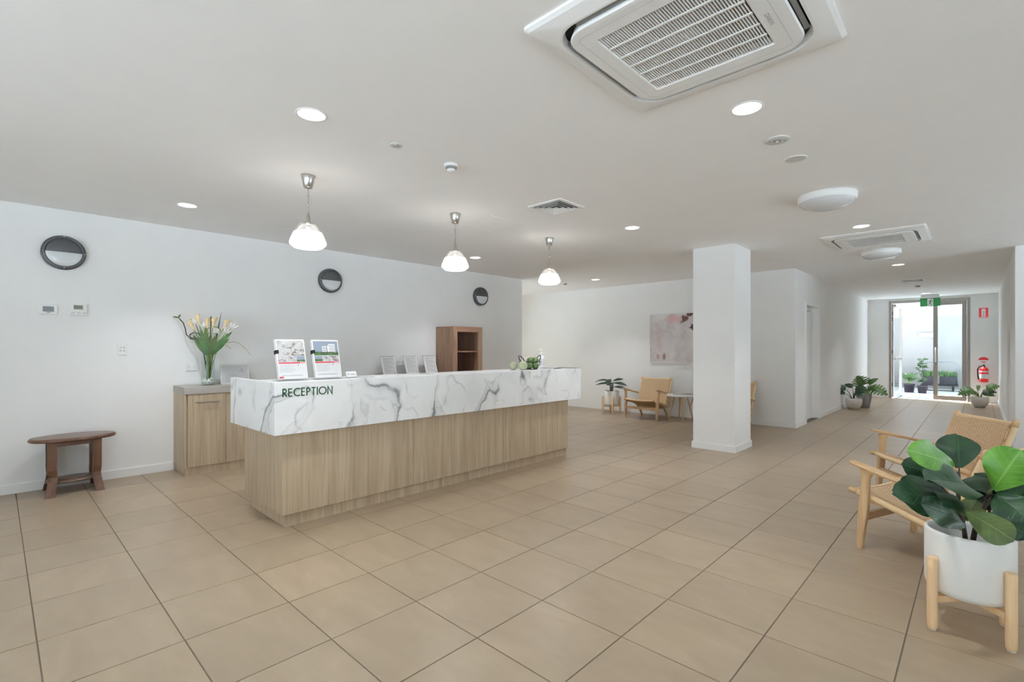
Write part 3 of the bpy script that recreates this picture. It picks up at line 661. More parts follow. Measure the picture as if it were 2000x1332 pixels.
# ------------------------------------------------------------------ lounge chairs with paper-cord seats
def frame_rect(c, ax_w, ax_t, w, t): 
    c, a, b = Vector(c), Vector(ax_w), Vector(ax_t)
    return [c - a * w / 2 - b * t / 2, c + a * w / 2 - b * t / 2, c + a * w / 2 + b * t / 2, c - a * w / 2 + b * t / 2]
def oct_rect(c, w, t, k=0.3):
    # chamfered rectangle in XY around c
    a, b = w / 2, t / 2; e1 = a * k; e2 = b * k; x, y, z = c
    return [(x - a + e1, y - b, z), (x + a - e1, y - b, z), (x + a, y - b + e2, z), (x + a, y + b - e2, z), (x + a - e1, y + b, z), (x - a + e1, y + b, z), (x - a, y + b - e2, z), (x - a, y - b + e2, z)]
def chair():
    t = thing('lounge_chair', '', 'armchair')
    for s in (-1, 1):
        MB().loft([oct_rect((s * 0.312, 0.0, 0.0), 0.030, 0.032), oct_rect((s * 0.315, 0.012, 0.12), 0.036, 0.042), oct_rect((s * 0.318, 0.026, 0.27), 0.040, 0.056), oct_rect((s * 0.322, 0.036, 0.36), 0.034, 0.048), oct_rect((s * 0.328, 0.046, 0.46), 0.032, 0.044), oct_rect((s * 0.332, 0.055, 0.512), 0.042, 0.075)]).build('front_leg', 'ash', t)
        pts = [(0.03, 0.318, 0.040), (0.14, 0.300, 0.042), (0.27, 0.264, 0.044), (0.37, 0.218, 0.048), (0.45, 0.130, 0.046), (0.505, 0.045, 0.038), (0.53, 0.0, 0.034)]
        secs = []
        for i, (y, z, w) in enumerate(pts):
            a = pts[max(0, i - 1)]; b = pts[min(len(pts) - 1, i + 1)]; d = Vector((0, b[0] - a[0], b[1] - a[1])).normalized(); nrm = Vector((0, -d.z, d.y))
            if i == len(pts) - 1: nrm = Vector((0, 1, 0)); nrm = Vector((0, 1, 0)) if nrm.y * secs[-1][2][1] > -9 else nrm
            secs.append(frame_rect((s * (0.262 + 0.03 * (i == 0)), y, z), (1, 0, 0), nrm if i < len(pts) - 1 else (0, 1, 0), 0.028, w * 0.82))
        MB().loft(secs).build('rear_leg', 'ash', t)
        # arm: broad front, narrowing and falling towards the back
        secs = []
        for y, z, x, w, th in ((-0.045, 0.548, 0.336, 0.036, 0.014), (-0.03, 0.546, 0.337, 0.056, 0.022), (0.04, 0.531, 0.338, 0.066, 0.026), (0.14, 0.508, 0.338, 0.062, 0.026), (0.28, 0.476, 0.334, 0.05, 0.024), (0.42, 0.447, 0.326, 0.042, 0.026), (0.515, 0.430, 0.318, 0.034, 0.026)):
            a, b = w / 2, th / 2; cx = s * x
            secs.append([(cx - a + 0.006, y, z - b), (cx + a - 0.006, y, z - b), (cx + a, y, z), (cx + a - 0.006, y, z + b), (cx - a + 0.006, y, z + b), (cx - a, y, z)])
        MB().loft(secs).build('armrest', 'ash_y', t)
        # side rail of the seat, cord wrapped, with a bare wooden nose
        rl = MB().tube([(s * 0.284, -0.03, 0.348), (s * 0.284, 0.12, 0.312), (s * 0.284, 0.30, 0.262), (s * 0.284, 0.48, 0.212)], 0.019, 10).build('seat_rail', 'cordwrap', t)
        MB().tube([(s * 0.284, -0.083, 0.358), (s * 0.284, -0.078, 0.357), (s * 0.284, -0.05, 0.352), (s * 0.284, -0.028, 0.3475)], [0.009, 0.016, 0.019, 0.018], 10).build('rail_nose', 'ash_y', rl)
        ps = MB().tube([(s * 0.285, 0.425, 0.20), (s * 0.29, 0.49, 0.36), (s * 0.295, 0.555, 0.53), (s * 0.296, 0.612, 0.69)], [0.017, 0.019, 0.02, 0.02], 10).build('back_post', 'cordwrap', t)
        MB().tube([(s * 0.296, 0.610, 0.685), (s * 0.296, 0.622, 0.722), (s * 0.296, 0.628, 0.738), (s * 0.296, 0.630, 0.744)], [0.021, 0.022, 0.018, 0.008], 10).build('post_top', 'ash', ps)
    # woven seat, slung between the rails
    def slab(fn, nu, nv, th, nrm, us, vs_):
        mb = MB(); top, bot, uv = [], [], []
        for i in range(nv + 1):
            r1, r2, ru = [], [], []
            for j in range(nu + 1):
                u, v = -1 + 2 * j / nu, i / nv; p = Vector(fn(u, v)); r1.append(p); r2.append(p - Vector(nrm) * th); ru.append((u * us, v * vs_))
            top.append(r1); bot.append(r2[::-1]); uv.append(ru)
        mb.grid(top, True, uv); mb.grid(bot, True, [r[::-1] for r in uv])
        edge = lambda a, b: mb.grid([a, b], False, [[(k * 0.01, 0) for k in range(len(a))], [(k * 0.01, 0.01) for k in range(len(a))]])
        edge([r[::-1] for r in bot][0], top[0]); edge(top[-1], [r[::-1] for r in bot][-1])
        edge([r[0] for r in top], [r[-1] for r in bot]); edge([r[-1] for r in bot][::-1] if False else [r[0] for r in bot], [r[-1] for r in top])
        return mb
    seat = lambda u, v: (u * 0.280, -0.045 + v * 0.50, 0.368 - v * 0.142 - 0.022 * (1 - u * u) * (0.6 + 0.4 * math.sin(math.pi * v)))
    slab(seat, 12, 12, 0.026, (0, 0.28, 0.96), 0.268, 0.52).build('seat', 'cord', t)
    MB().loft([[(u * 0.282, -0.045 + dy, 0.357 - 0.014 * (1 - u * u) + dz) for dy, dz in ((0.012, 0.0115), (-0.008, 0.013), (-0.02, 0.0), (-0.012, -0.015), (0.008, -0.017))] for u in [k / 6 - 1 for k in range(13)]], True).build('front_edge', 'cordwrap', t)
    back = lambda u, v: (u * 0.283, 0.432 + v * 0.172 + 0.026 * (1 - u * u), 0.232 + v * 0.463 )
    slab(back, 12, 14, -0.024, (0, -0.94, 0.34), 0.283, 0.52).build('backrest', 'cord', t)
    MB().tube([(-0.29, 0.616, 0.706), (0, 0.640, 0.704), (0.29, 0.616, 0.706)], 0.017, 10).build('top_rail', 'cordwrap', t)
    MB().box(-0.30, 0.30, -0.002, 0.026, 0.178, 0.222, ch=0.003).build('stretcher', 'ash_y', t)
    MB().box(-0.286, 0.286, 0.40, 0.424, 0.168, 0.205, ch=0.003).build('stretcher', 'ash_y', t)
    return t
ch0 = chair()
def place_chair(o, x, y, fx, fy, label, group='paper cord lounge chairs'):
    o.location = (x, y, 0); o.rotation_euler = (0, 0, math.atan2(fy, fx) + math.pi / 2); o['label'] = label; o['group'] = group
# facing direction (fx, fy); location is the middle of the two front feet
place_chair(ch0, -0.442, 4.128, -0.934, 0.358, 'light oak and woven cord armchair directly behind the large potted fig')
for x, y, fx, fy, lb in ((-0.47, 5.20, -0.81, -0.58, 'light oak and woven cord armchair with its cord backrest in view beyond the fig plant'),
                         (-4.458, 8.085, 0.0, -1.0, 'oak and woven cord armchair under the painting beside the strap-leaf plant'),
                         (-2.99, 8.085, 0.0, -1.0, 'oak and cord armchair mostly hidden behind the white column')):
    place_chair(copy_tree(ch0), x, y, fx, fy, lb)

# ------------------------------------------------------------------ planters on wooden stands
def stand_pot(x, y, rz, lab_stand, lab_pot, pr=0.160):
    st = thing('plant_stand', lab_stand, 'plant stand', (x, y, 0), rz, 'dowel plant stands')
    R = pr + 0.022
    for k in range(4):
        a = math.pi / 2 * k; lx, ly = R * math.cos(a), R * math.sin(a)
        lg = MB().lathe([(0.016, 0.004), (0.019, 0.012), (0.020, 0.05), (0.020, 0.322), (0.0185, 0.330)], 16, (lx, ly, 0)).build('leg', 'peg', st)
        MB().lathe([(0.015, 0.0), (0.016, 0.005)], 12, (lx, ly, 0)).build('foot_pad', 'whitep', lg)
    MB().box(-R, R, -0.014, 0.014, 0.128, 0.156).build('cross_bar', 'peg', st)
    MB().box(-0.014, 0.014, -R, -0.0145, 0.128, 0.156).box(-0.014, 0.014, 0.0145, R, 0.128, 0.156).build('cross_bar', 'peg', st)
    pot = thing('planter_pot', lab_pot, 'plant pot', (x, y, 0.1565), 0, 'white cylinder planters')
    prof = [(0.06, 0.0), (pr - 0.03, 0.002), (pr - 0.010, 0.012), (pr - 0.002, 0.035), (pr, 0.07), (pr, 0.275), (pr - 0.004, 0.287), (pr - 0.010, 0.289), (pr - 0.014, 0.285), (pr - 0.015, 0.27), (pr - 0.015, 0.10)]
    MB().lathe(prof, 48, cap1=True).build('pot_wall', 'ceramic', pot)
    MB().lathe([(pr - 0.016, 0.17), (0.06, 0.185), (0.001, 0.19)], 32, cap0=False, cap1=False).build('soil', 'soil', pot)
    return pot
stand_pot(-0.033, 3.082, math.radians(-42), 'pale dowel plant stand at the right foreground', 'large white cylinder planter holding the fig in the foreground', 0.158)
fig = thing('fiddle_leaf_fig', 'fiddle leaf fig with broad glossy green leaves in the right foreground', 'plant', (-0.033, 3.082, 0.335))
FO = Vector((-0.033, 3.082, 0.335))
FIG = [
    ('b', (-0.083, 2.984, 0.741), (-0.202, 2.705, 0.849), 0.124), ('d', (-0.068, 3.19, 0.707), (-0.076, 3.266, 0.862), 0.148),
    ('b', (0.047, 3.01, 0.664), (0.125, 2.946, 0.853), 0.155), ('d', (-0.005, 3.029, 0.631), (-0.139, 2.654, 0.756), 0.152),
    ('d', (-0.106, 3.155, 0.653), (-0.267, 3.057, 0.717), 0.112), ('d', (-0.101, 3.021, 0.618), (-0.248, 2.799, 0.677), 0.100),
    ('d', (-0.097, 2.887, 0.589), (-0.239, 2.56, 0.701), 0.120), ('d', (-0.04, 2.859, 0.525), (-0.152, 2.587, 0.655), 0.105),
    ('o', (-0.036, 2.807, 0.595), (0.1, 2.743, 0.534), 0.112), ('d', (0.054, 2.976, 0.65), (0.152, 2.848, 0.592), 0.138),
    ('d', (0.042, 3.157, 0.642), (0.114, 3.40, 0.642), 0.114), ('d', (0.031, 3.064, 0.544), (0.165, 3.081, 0.469), 0.095),
    ('o', (-0.05, 3.056, 0.527), (-0.141, 3.038, 0.602), 0.05), ('o', (-0.042, 2.995, 0.512), (-0.006, 3.167, 0.582), 0.083),
    ('d', (0.039, 3.21, 0.539), (-0.011, 3.327, 0.602), 0.115), ('d', (0.061, 3.25, 0.595), (0.283, 3.45, 0.639), 0.140),
    ('d', (0.053, 3.20, 0.564), (0.253, 3.35, 0.443), 0.126), ('d', (0.033, 3.22, 0.597), (-0.022, 3.40, 0.655), 0.123),
    ('d', (-0.075, 2.95, 0.56), (-0.235, 2.80, 0.60), 0.10), ('d', (-0.05, 2.93, 0.60), (-0.11, 2.70, 0.665), 0.10), ('d', (-0.09, 3.10, 0.66), (-0.20, 3.02, 0.775), 0.10), ('d', (0.06, 3.05, 0.60), (0.19, 2.98, 0.66), 0.12), ('o', (-0.02, 2.98, 0.56), (-0.06, 2.80, 0.60), 0.06)]
cdir = Vector((0.05, -0.86, 0.48))
for k, (kd, b, t_, w) in enumerate(FIG):
    mb = MB(); nr = cdir + Vector((random.uniform(-.15, .15), 0, random.uniform(-.1, .15)))
    leaf_mb(mb, Vector(b) - FO, Vector(t_) - FO, w * 1.28, nr, 0.10, -0.20 if k % 3 else 0.2, 'ob', 16, 9, wav=0.06, seed=k)
    mb.build('leaf', 'leaf_' + kd, fig)
mb = MB().tube([Vector(p) - FO for p in ((-0.028, 3.085, 0.330), (-0.012, 3.09, 0.45), (0.006, 3.096, 0.512), (0.03, 3.12, 0.59), (0.042, 3.144, 0.65))], [0.011, 0.010, 0.010, 0.009, 0.007], 8)
mb.build('stem', 'stem', fig)
MB().tube([Vector(p) - FO for p in ((-0.040, 3.065, 0.330), (-0.045, 3.0, 0.45), (-0.052, 2.98, 0.51), (-0.065, 2.99, 0.585), (-0.072, 3.10, 0.70))], [0.010, 0.009, 0.008, 0.008, 0.006], 8).build('stem', 'stem', fig)
for k, (kd, b, t_, w) in enumerate(FIG):
    B = Vector(b); a = Vector((0.03, 3.12, min(0.62, max(0.45, B.z - 0.05)))) if B.x > -0.03 else Vector((-0.062, 3.0, min(0.66, max(0.42, B.z - 0.05))))
    MB().tube([a - FO, (a + B) / 2 - FO + Vector((0, 0, 0.008)), B + (Vector(t_) - B) * 0.04 - FO], [0.005, 0.004, 0.003], 6).build('petiole', 'gstem' if kd != 'd' else 'stem', fig)

stand_pot(-5.31, 8.47, math.radians(-50), 'pale dowel plant stand against the back wall', 'white cylinder planter with strap-leaf plant against the back wall', 0.15)
sp = thing('strap_leaf_plant', 'low plant with long dark arching leaves by the back wall', 'plant', (-5.31, 8.47, 0.33))
rs = random.Random(4)
for k, (ax_, ay, hgt, ln, w) in enumerate(((-0.30, -0.1, 0.30, 0.25, 0.075), (-0.42, 0.02, 0.36, 0.3, 0.07), (0.38, -0.12, 0.24, 0.3, 0.08), (0.30, 0.05, 0.32, 0.32, 0.09), (0.05, -0.22, 0.33, 0.2, 0.12), (-0.12, -0.05, 0.34, 0.18, 0.13), (0.18, 0.12, 0.36, 0.2, 0.1), (-0.2, 0.15, 0.34, 0.2, 0.09), (0.12, -0.12, 0.30, 0.16, 0.12))):
    b = Vector((ax_ * 0.14, ay * 0.14, hgt - 0.05)); t_ = Vector((ax_ * 1.08, ay, hgt - 0.02 + rs.uniform(-0.06, 0.04)))
    MB().tube([(ax_ * 0.06, ay * 0.06, 0.0), (ax_ * 0.10, ay * 0.10, hgt * 0.6), b], [0.007, 0.006, 0.004], 6).build('petiole', 'stem', sp)
    leaf_mb(MB(), b, t_, w * 1.15, (0, -0.45, 0.9), 0.20, -0.35, 'lance', 12, 5, seed=k).build('leaf', 'leaf_r', sp)

# ------------------------------------------------------------------ monsteras in the hall
def bowl(name, lab, x, y, prof, mat, soil_z, soil_r):
    p = thing(name, lab, 'plant pot', (x, y, 0)); MB().lathe(prof, 36, cap1=True).build('pot_wall', mat, p)
    MB().lathe([(soil_r, soil_z), (0.001, soil_z + 0.012)], 24, cap0=False, cap1=False).build('soil', 'soil', p)
def monstera(lab, x, y, z, leaves, seed):
    t = thing('monstera_plant', lab, 'plant', (x, y, z), 0, 'potted monsteras in the hall')
    for k, (b, tp, w, nr, dk_) in enumerate(leaves):
        MB().tube([(b[0] * 0.12, b[1] * 0.12, 0.0), (b[0] * 0.55, b[1] * 0.55, b[2] * 0.65), b], [0.008, 0.006, 0.004], 6).build('petiole', 'gstem' if not dk_ else 'stem', t)
        leaf_mb(MB(), b, tp, w * 1.3, nr, 0.16, -0.15, 'heart', 44, 7, notch=6 if w > 0.12 else 0, seed=seed + k).build('leaf', 'leaf_md' if dk_ else 'leaf_m', t)
WB = [(0.075, 0), (0.085, 0.002), (0.135, 0.075), (0.152, 0.14), (0.155, 0.185), (0.148, 0.228), (0.140, 0.232), (0.134, 0.228), (0.14, 0.18), (0.13, 0.12)]
bowl('bowl_planter', 'round off-white bowl planter on the floor at the hall left wall', -1.925, 12.56, WB, 'whitepot', 0.20, 0.137)
bowl('tall_planter', 'tall tapered grey planter behind the white bowl planter', -1.80, 12.97, [(0.09, 0), (0.095, 0.002), (0.132, 0.20), (0.142, 0.318), (0.136, 0.322), (0.128, 0.318), (0.12, 0.24)], 'concrete', 0.285, 0.124)
bowl('bowl_planter', 'low off-white bowl planter beside the fire extinguisher', 0.02, 14.80, [(r * 0.97, z) for r, z in WB], 'whitepot', 0.20, 0.133)
N1 = (-0.15, -0.75, 0.62)
monstera('monstera with darker small leaves in the white bowl planter', -1.925, 12.56, 0.20, [((-0.13, -0.06, 0.22), (-0.32, -0.12, 0.30), 0.12, N1, 1), ((-0.14, -0.08, 0.13), (-0.33, -0.12, 0.155), 0.085, N1, 1), ((0.02, -0.05, 0.14), (0.17, -0.12, 0.12), 0.13, N1, 1), ((0.05, 0.0, 0.27), (0.26, -0.06, 0.22), 0.12, N1, 1), ((-0.02, 0.03, 0.27), (-0.18, 0.06, 0.32), 0.09, N1, 1), ((0.06, -0.02, 0.23), (0.19, -0.1, 0.17), 0.11, N1, 1)], 10)
monstera('monstera with large split leaves in the tall grey planter', -1.80, 12.97, 0.285, [((-0.02, 0.0, 0.20), (-0.12, -0.04, 0.40), 0.30, (-0.1, -1, 0.1), 0), ((0.12, 0.0, 0.17), (0.42, -0.08, 0.04), 0.25, (0.3, -0.75, 0.6), 0), ((0.06, -0.04, 0.13), (0.20, -0.1, 0.19), 0.15, N1, 0), ((0.07, 0.03, 0.24), (0.24, 0.05, 0.37), 0.09, (0.6, -0.3, 0.7), 0), ((-0.05, -0.05, 0.10), (-0.14, -0.14, 0.12), 0.12, N1, 1), ((0.0, -0.06, 0.10), (0.10, -0.16, 0.06), 0.14, N1, 0)], 20)
monstera('monstera with wide split leaves below the fire extinguisher', 0.02, 14.80, 0.20, [((-0.12, -0.02, 0.20), (-0.36, -0.08, 0.06), 0.22, (-0.2, -0.75, 0.6), 0), ((-0.05, 0.0, 0.20), (0.0, -0.06, 0.28), 0.13, N1, 0), ((0.10, 0.0, 0.22), (0.30, -0.04, 0.29), 0.18, N1, 0), ((0.04, -0.02, 0.14), (0.26, -0.08, 0.16), 0.14, N1, 1), ((0.06, -0.04, 0.10), (0.24, -0.10, 0.08), 0.08, N1, 0), ((-0.03, -0.04, 0.10), (-0.16, -0.12, 0.12), 0.14, N1, 0)], 30)

# ------------------------------------------------------------------ round side table by the back wall
rt = thing('round_side_table', 'round white side table with forked wooden legs beside the column', 'side table', (-3.84, 8.405, 0))
MB().lathe([(0.235, 0.435), (0.248, 0.442), (0.25, 0.455), (0.246, 0.464), (0.24, 0.466)], 44).build('table_top', 'marker', rt)
for k in range(4):
    a = math.radians(33 + 90 * k); c_, s_ = math.cos(a), math.sin(a)
    MB().tube([(c_ * 0.205, s_ * 0.205, 0.0), (c_ * 0.15, s_ * 0.15, 0.25), (c_ * 0.105, s_ * 0.105, 0.434)], [0.011, 0.013, 0.012], 8).tube([(c_ * 0.157, s_ * 0.157, 0.26), (c_ * 0.22, s_ * 0.22, 0.434)], [0.010, 0.009], 8).build('leg', 'ash', rt)
mags = ((-3.86, 8.36, 0.3), (-3.74, 8.46, -0.4))
for k, (x, y, rz) in enumerate(mags):
    mg = tag(MB().box(-0.105, 0.105, -0.145 if k == 0 else -0.11, 0.145 if k == 0 else 0.11, 0.0, 0.005).build('magazine', 'paper', None, (x, y, 0.4665 + 0.0055 * k), rz), ('grey covered magazine lying on the round side table, lower one', 'small grey magazine on top of another on the round side table')[k], 'magazine', 'magazines on the round side table')
    MB().box(-0.1, 0.1, -0.1, 0.1, 0.005, 0.0054).build('cover_print', ('ink', 'midgrey')[k], mg)

# ------------------------------------------------------------------ painting
pt = thing('painting', 'abstract pale pink and grey canvas in a white frame on the back wall', 'painting', (-4.16, YB, 1.482))
MB().box(-0.505, 0.505, -0.022, -0.004, -0.458, 0.458).build('canvas', 'painting', pt)
fw = 0.014
MB().box(-0.52, -0.5055, -0.038, 0, -0.473, 0.473).box(0.5055, 0.52, -0.038, 0, -0.473, 0.473).box(-0.5055, 0.5055, -0.038, 0, -0.473, -0.4585).box(-0.5055, 0.5055, -0.038, 0, 0.4585, 0.473).build('frame', 'whitep', pt)

# ------------------------------------------------------------------ things on the credenza
vs = thing('glass_vase', 'clear cylindrical glass vase on the credenza', 'vase', (-5.948, 1.563, 0.891))
MB().lathe([(0.0015, 0.0), (0.058, 0.0), (0.062, 0.004), (0.061, 0.06), (0.058, 0.20), (0.062, 0.34), (0.0635, 0.35), (0.0605, 0.348), (0.055, 0.20), (0.057, 0.06), (0.056, 0.018), (0.001, 0.016)], 36, cap0=False, cap1=False).build('vase_wall', 'glass', vs)
mb = MB(); rp = random.Random(3)
for k in range(26):
    a, r, z = rp.random() * 6.28, 0.042 * math.sqrt(rp.random()), 0.022 + 0.05 * rp.random()
    mb.ball((r * math.cos(a), r * math.sin(a), z), 0.012, 8, 5, (1, rp.uniform(.7, 1), rp.uniform(.6, .9)))
pb = mb.build('pebbles', 'pebble', None, (-5.948, 1.563, 0.891)); tag(pb, 'white pebbles in the bottom of the glass vase', 'pebbles'); pb['kind'] = 'stuff'
BQ = Vector((-5.948, 1.563, 0.93)); bq = thing('flower_arrangement', 'tall bouquet of white lilies and cream callas with curly twigs in the vase', 'flowers', BQ)
def bt_(name, mat, pts, r): MB().tube([Vector(p) - BQ for p in pts], r, 6).build(name, mat, bq)
bt_('curly_twig', 'stem', [(-5.955, 1.556, 0.95), (-5.958, 1.553, 1.10), (-6.0, 1.51, 1.33), (-6.04, 1.47, 1.39), (-6.089, 1.429, 1.395), (-6.115, 1.402, 1.433), (-6.115, 1.393, 1.493), (-6.12, 1.376, 1.555), (-6.13, 1.352, 1.587), (-6.135, 1.335, 1.612)], [0.004] * 5 + [0.006] * 4 + [0.004])
for b, t_ in (((-6.135, 1.337, 1.608), (-6.14, 1.285, 1.618)), ((-6.135, 1.337, 1.608), (-6.128, 1.352, 1.645))): leaf_mb(MB(), Vector(b) - BQ, Vector(t_) - BQ, 0.02, (1, -0.3, 0.4), 0.1, 0.1, 'lance', 6, 3).build('twig_bud', 'leaf_o', bq)
bt_('curly_twig', 'gstem', [(-5.945, 1.565, 0.95), (-5.935, 1.575, 1.2), (-5.92, 1.589, 1.423), (-5.943, 1.55, 1.455), (-5.945, 1.552, 1.49), (-5.92, 1.59, 1.515), (-5.88, 1.632, 1.51), (-5.86, 1.655, 1.48), (-5.875, 1.645, 1.45), (-5.90, 1.60, 1.435)], 0.0055)
bt_('curly_twig', 'stem', [(-5.955, 1.56, 0.96), (-5.99, 1.53, 1.25), (-6.034, 1.48, 1.37), (-6.084, 1.433, 1.388), (-6.089, 1.429, 1.43), (-6.064, 1.453, 1.451), (-6.02, 1.49, 1.444), (-6.0, 1.51, 1.41)], 0.005)
bt_('grass_blade', 'gstem', [(-5.935, 1.575, 0.96), (-5.90, 1.60, 1.15), (-5.867, 1.64, 1.305), (-5.807, 1.697, 1.343), (-5.746, 1.755, 1.357), (-5.701, 1.798, 1.333), (-5.651, 1.846, 1.27), (-5.615, 1.879, 1.204)], [0.004, 0.004, 0.004, 0.0035, 0.003, 0.0025, 0.002, 0.001])
bt_('grass_blade', 'gstem', [(-5.857, 1.649, 1.31), (-5.812, 1.692, 1.333), (-5.774, 1.728, 1.277)], 0.0025)
bt_('spike', 'stem', [(-5.94, 1.57, 0.97), (-5.918, 1.592, 1.166), (-5.878, 1.63, 1.444), (-5.847, 1.659, 1.667)], [0.004, 0.004, 0.008, 0.001])
bt_('spike', 'stem', [(-5.945, 1.565, 0.96), (-5.938, 1.572, 1.166), (-5.928, 1.582, 1.513), (-5.925, 1.584, 1.625)], [0.004, 0.004, 0.006, 0.005])
FLW = [('cream', (-6.07, 1.433, 1.541)), ('cream', (-6.029, 1.486, 1.60)), ('cream', (-5.956, 1.556, 1.565)), ('cream', (-5.903, 1.606, 1.572)), ('cream', (-5.804, 1.699, 1.558)), ('petal', (-5.79, 1.72, 1.50)), ('petal', (-5.755, 1.765, 1.545)), ('petal', (-6.06, 1.455, 1.60)), ('petal', (-5.985, 1.53, 1.56)), ('petal', (-5.88, 1.64, 1.50))]
for k, (m_, p) in enumerate(FLW):
    p = Vector(p); base_ = Vector((-5.948 + random.uniform(-.02, .02), 1.563 + random.uniform(-.02, .02), 0.95)); ax = (p - Vector((-5.948, 1.563, 1.2))).normalized()
    b2 = p - ax * 0.07; bt_('flower_stem', 'gstem', [base_, Vector((-5.948, 1.563, 1.2)) + (p - Vector((-5.948, 1.563, 1.2))) * 0.12, b2], [0.0045, 0.0045, 0.004])
    fl = bpy.data.objects.new('bloom', None)
    if m_ == 'cream':
        n1 = ax.orthogonal().normalized(); n2 = ax.cross(n1); rows = []
        for i in range(7):
            t = i / 6; r = 0.006 + 0.024 * t ** 1.5
            rows.append([b2 - BQ + ax * (0.10 * t + 0.02 * t * math.cos(2 * math.pi * j / 12)) + (n1 * math.cos(2 * math.pi * j / 12) + n2 * math.sin(2 * math.pi * j / 12)) * r for j in range(13)])
        MB().grid(rows).build('calla_bloom', 'cream', bq)
    else:
        n1 = ax.orthogonal().normalized(); n2 = ax.cross(n1); mb = MB()
        for j in range(6):
            a = j * math.pi / 3; d = n1 * math.cos(a) + n2 * math.sin(a)
            leaf_mb(mb, b2 - BQ, b2 - BQ + ax * 0.065 + d * 0.055, 0.036, ax - d * 0.5, -0.2, 0.25, 'lance', 7, 5, seed=j)
        mb.build('lily_bloom', 'petal', bq)
LV = [(-5.968, 1.544, 1.55), (-6.009, 1.505, 1.50), (-5.978, 1.534, 1.42), (-5.928, 1.582, 1.44), (-5.80, 1.703, 1.44), (-5.767, 1.735, 1.465), (-5.898, 1.611, 1.42), (-5.84, 1.67, 1.40), (-6.034, 1.481, 1.42), (-6.06, 1.45, 1.43), (-5.79, 1.715, 1.39), (-5.94, 1.54, 1.38), (-5.90, 1.63, 1.36), (-5.96, 1.55, 1.36), (-6.0, 1.52, 1.34), (-5.87, 1.62, 1.42)]
for k, p in enumerate(LV):
    p = Vector(p); b = Vector((-5.948, 1.563, 1.17)) + (p - Vector((-5.948, 1.563, 1.17))) * 0.16
    leaf_mb(MB(), b - BQ, p - BQ, 0.048, (1, -0.6, 0.3), 0.08, 0.3, 'lance', 9, 5, seed=k).build('leaf', 'leaf_v' if k % 3 else 'leaf_o', bq)
    bt_('leaf_stem', 'gstem', [(-5.948 + 0.02 * math.cos(k), 1.563 + 0.02 * math.sin(k), 0.95), b, b + (p - b) * 0.1], 0.003)

def doc_frame(name, lab, cat, x, y, z, w, h_, tilt, lines, logo, group=None, fm='whitep'):
    # stands leaning back, faces +x ; local: y width, z up, tilted about y
    t = thing(name, lab, cat, (x, y, z), 0, group); R_ = Matrix.Rotation(-tilt, 3, 'Y')
    def q(nm, mt_, x0, x1, y0, y1, z0, z1, par=None):
        mb = MB().box(x0, x1, y0, y1, z0, z1); mb.v = [tuple(R_ @ Vector(v)) for v in mb.v]; return mb.build(nm, mt_, par or t)
    q('frame', fm, -0.016, 0.0, -w / 2, w / 2, 0, h_)
    sh = q('sheet', 'inkl' if fm != 'greyp' else 'cert', 0.0002, 0.0012, -w / 2 + 0.012, w / 2 - 0.012, 0.012, h_ - 0.012)
    for zz, y0, y1 in lines: q('printed_line', 'ink', 0.0013, 0.0017, y0, y1, zz, zz + 0.0035, sh)
    if logo:
        q('logo', 'inkd', 0.0013, 0.0017, logo[0] - 0.008, logo[0] + 0.008, logo[1], logo[1] + 0.010, sh); q('logo_caption', 'ink', 0.0013, 0.0017, logo[0] - 0.03, logo[0] + 0.03, logo[1] - 0.022, logo[1] - 0.012, sh)
    dpt = math.sin(tilt) * h_ * 0.8
    mb = MB().prism([(-0.018, -0.03, 0.0), (-0.018 - dpt * 1.1 - 0.02, -0.03, 0.0), (-0.016 - dpt * 0.8, -0.03, h_ * 0.65)], (0, 0.06, 0)); mb.build('easel_back', 'midgrey', t)
    return t
doc_frame('certificate_frame', 'silver framed certificate standing behind the desk beside the vase', 'frame', -5.95, 1.83, 0.891, 0.285, 0.218, 0.17, [(0.10 - 0.012 * k, -0.10, 0.03 - 0.02 * (k % 3)) for k in range(7)], (0.07, 0.155), fm='greyp')
for k, (yc, lb) in enumerate(((3.83, 'document in clear stand on the credenza, leftmost of three'), (4.21, 'document in clear stand on the credenza, middle of three'), (4.555, 'document in clear stand on the credenza, nearest the shelf unit'))):
    t_ = doc_frame('document_stand', lb, 'document stand', -5.985, yc, 0.8975, 0.212, 0.29, 0.34, [(0.255 - 0.017 * i, -0.08, 0.08 - 0.03 * ((i * 7) % 4)) for i in range(13)], (0.075, 0.03), 'document stands on the credenza')
    R_ = Matrix.Rotation(-0.34, 3, 'Y'); mb = MB().box(-0.017, 0.002, -0.107, 0.107, 0.286, 0.2935); mb.v = [tuple(R_ @ Vector(v)) for v in mb.v]; mb.build('top_clip', 'midgrey' if k != 1 else 'satin', t_)

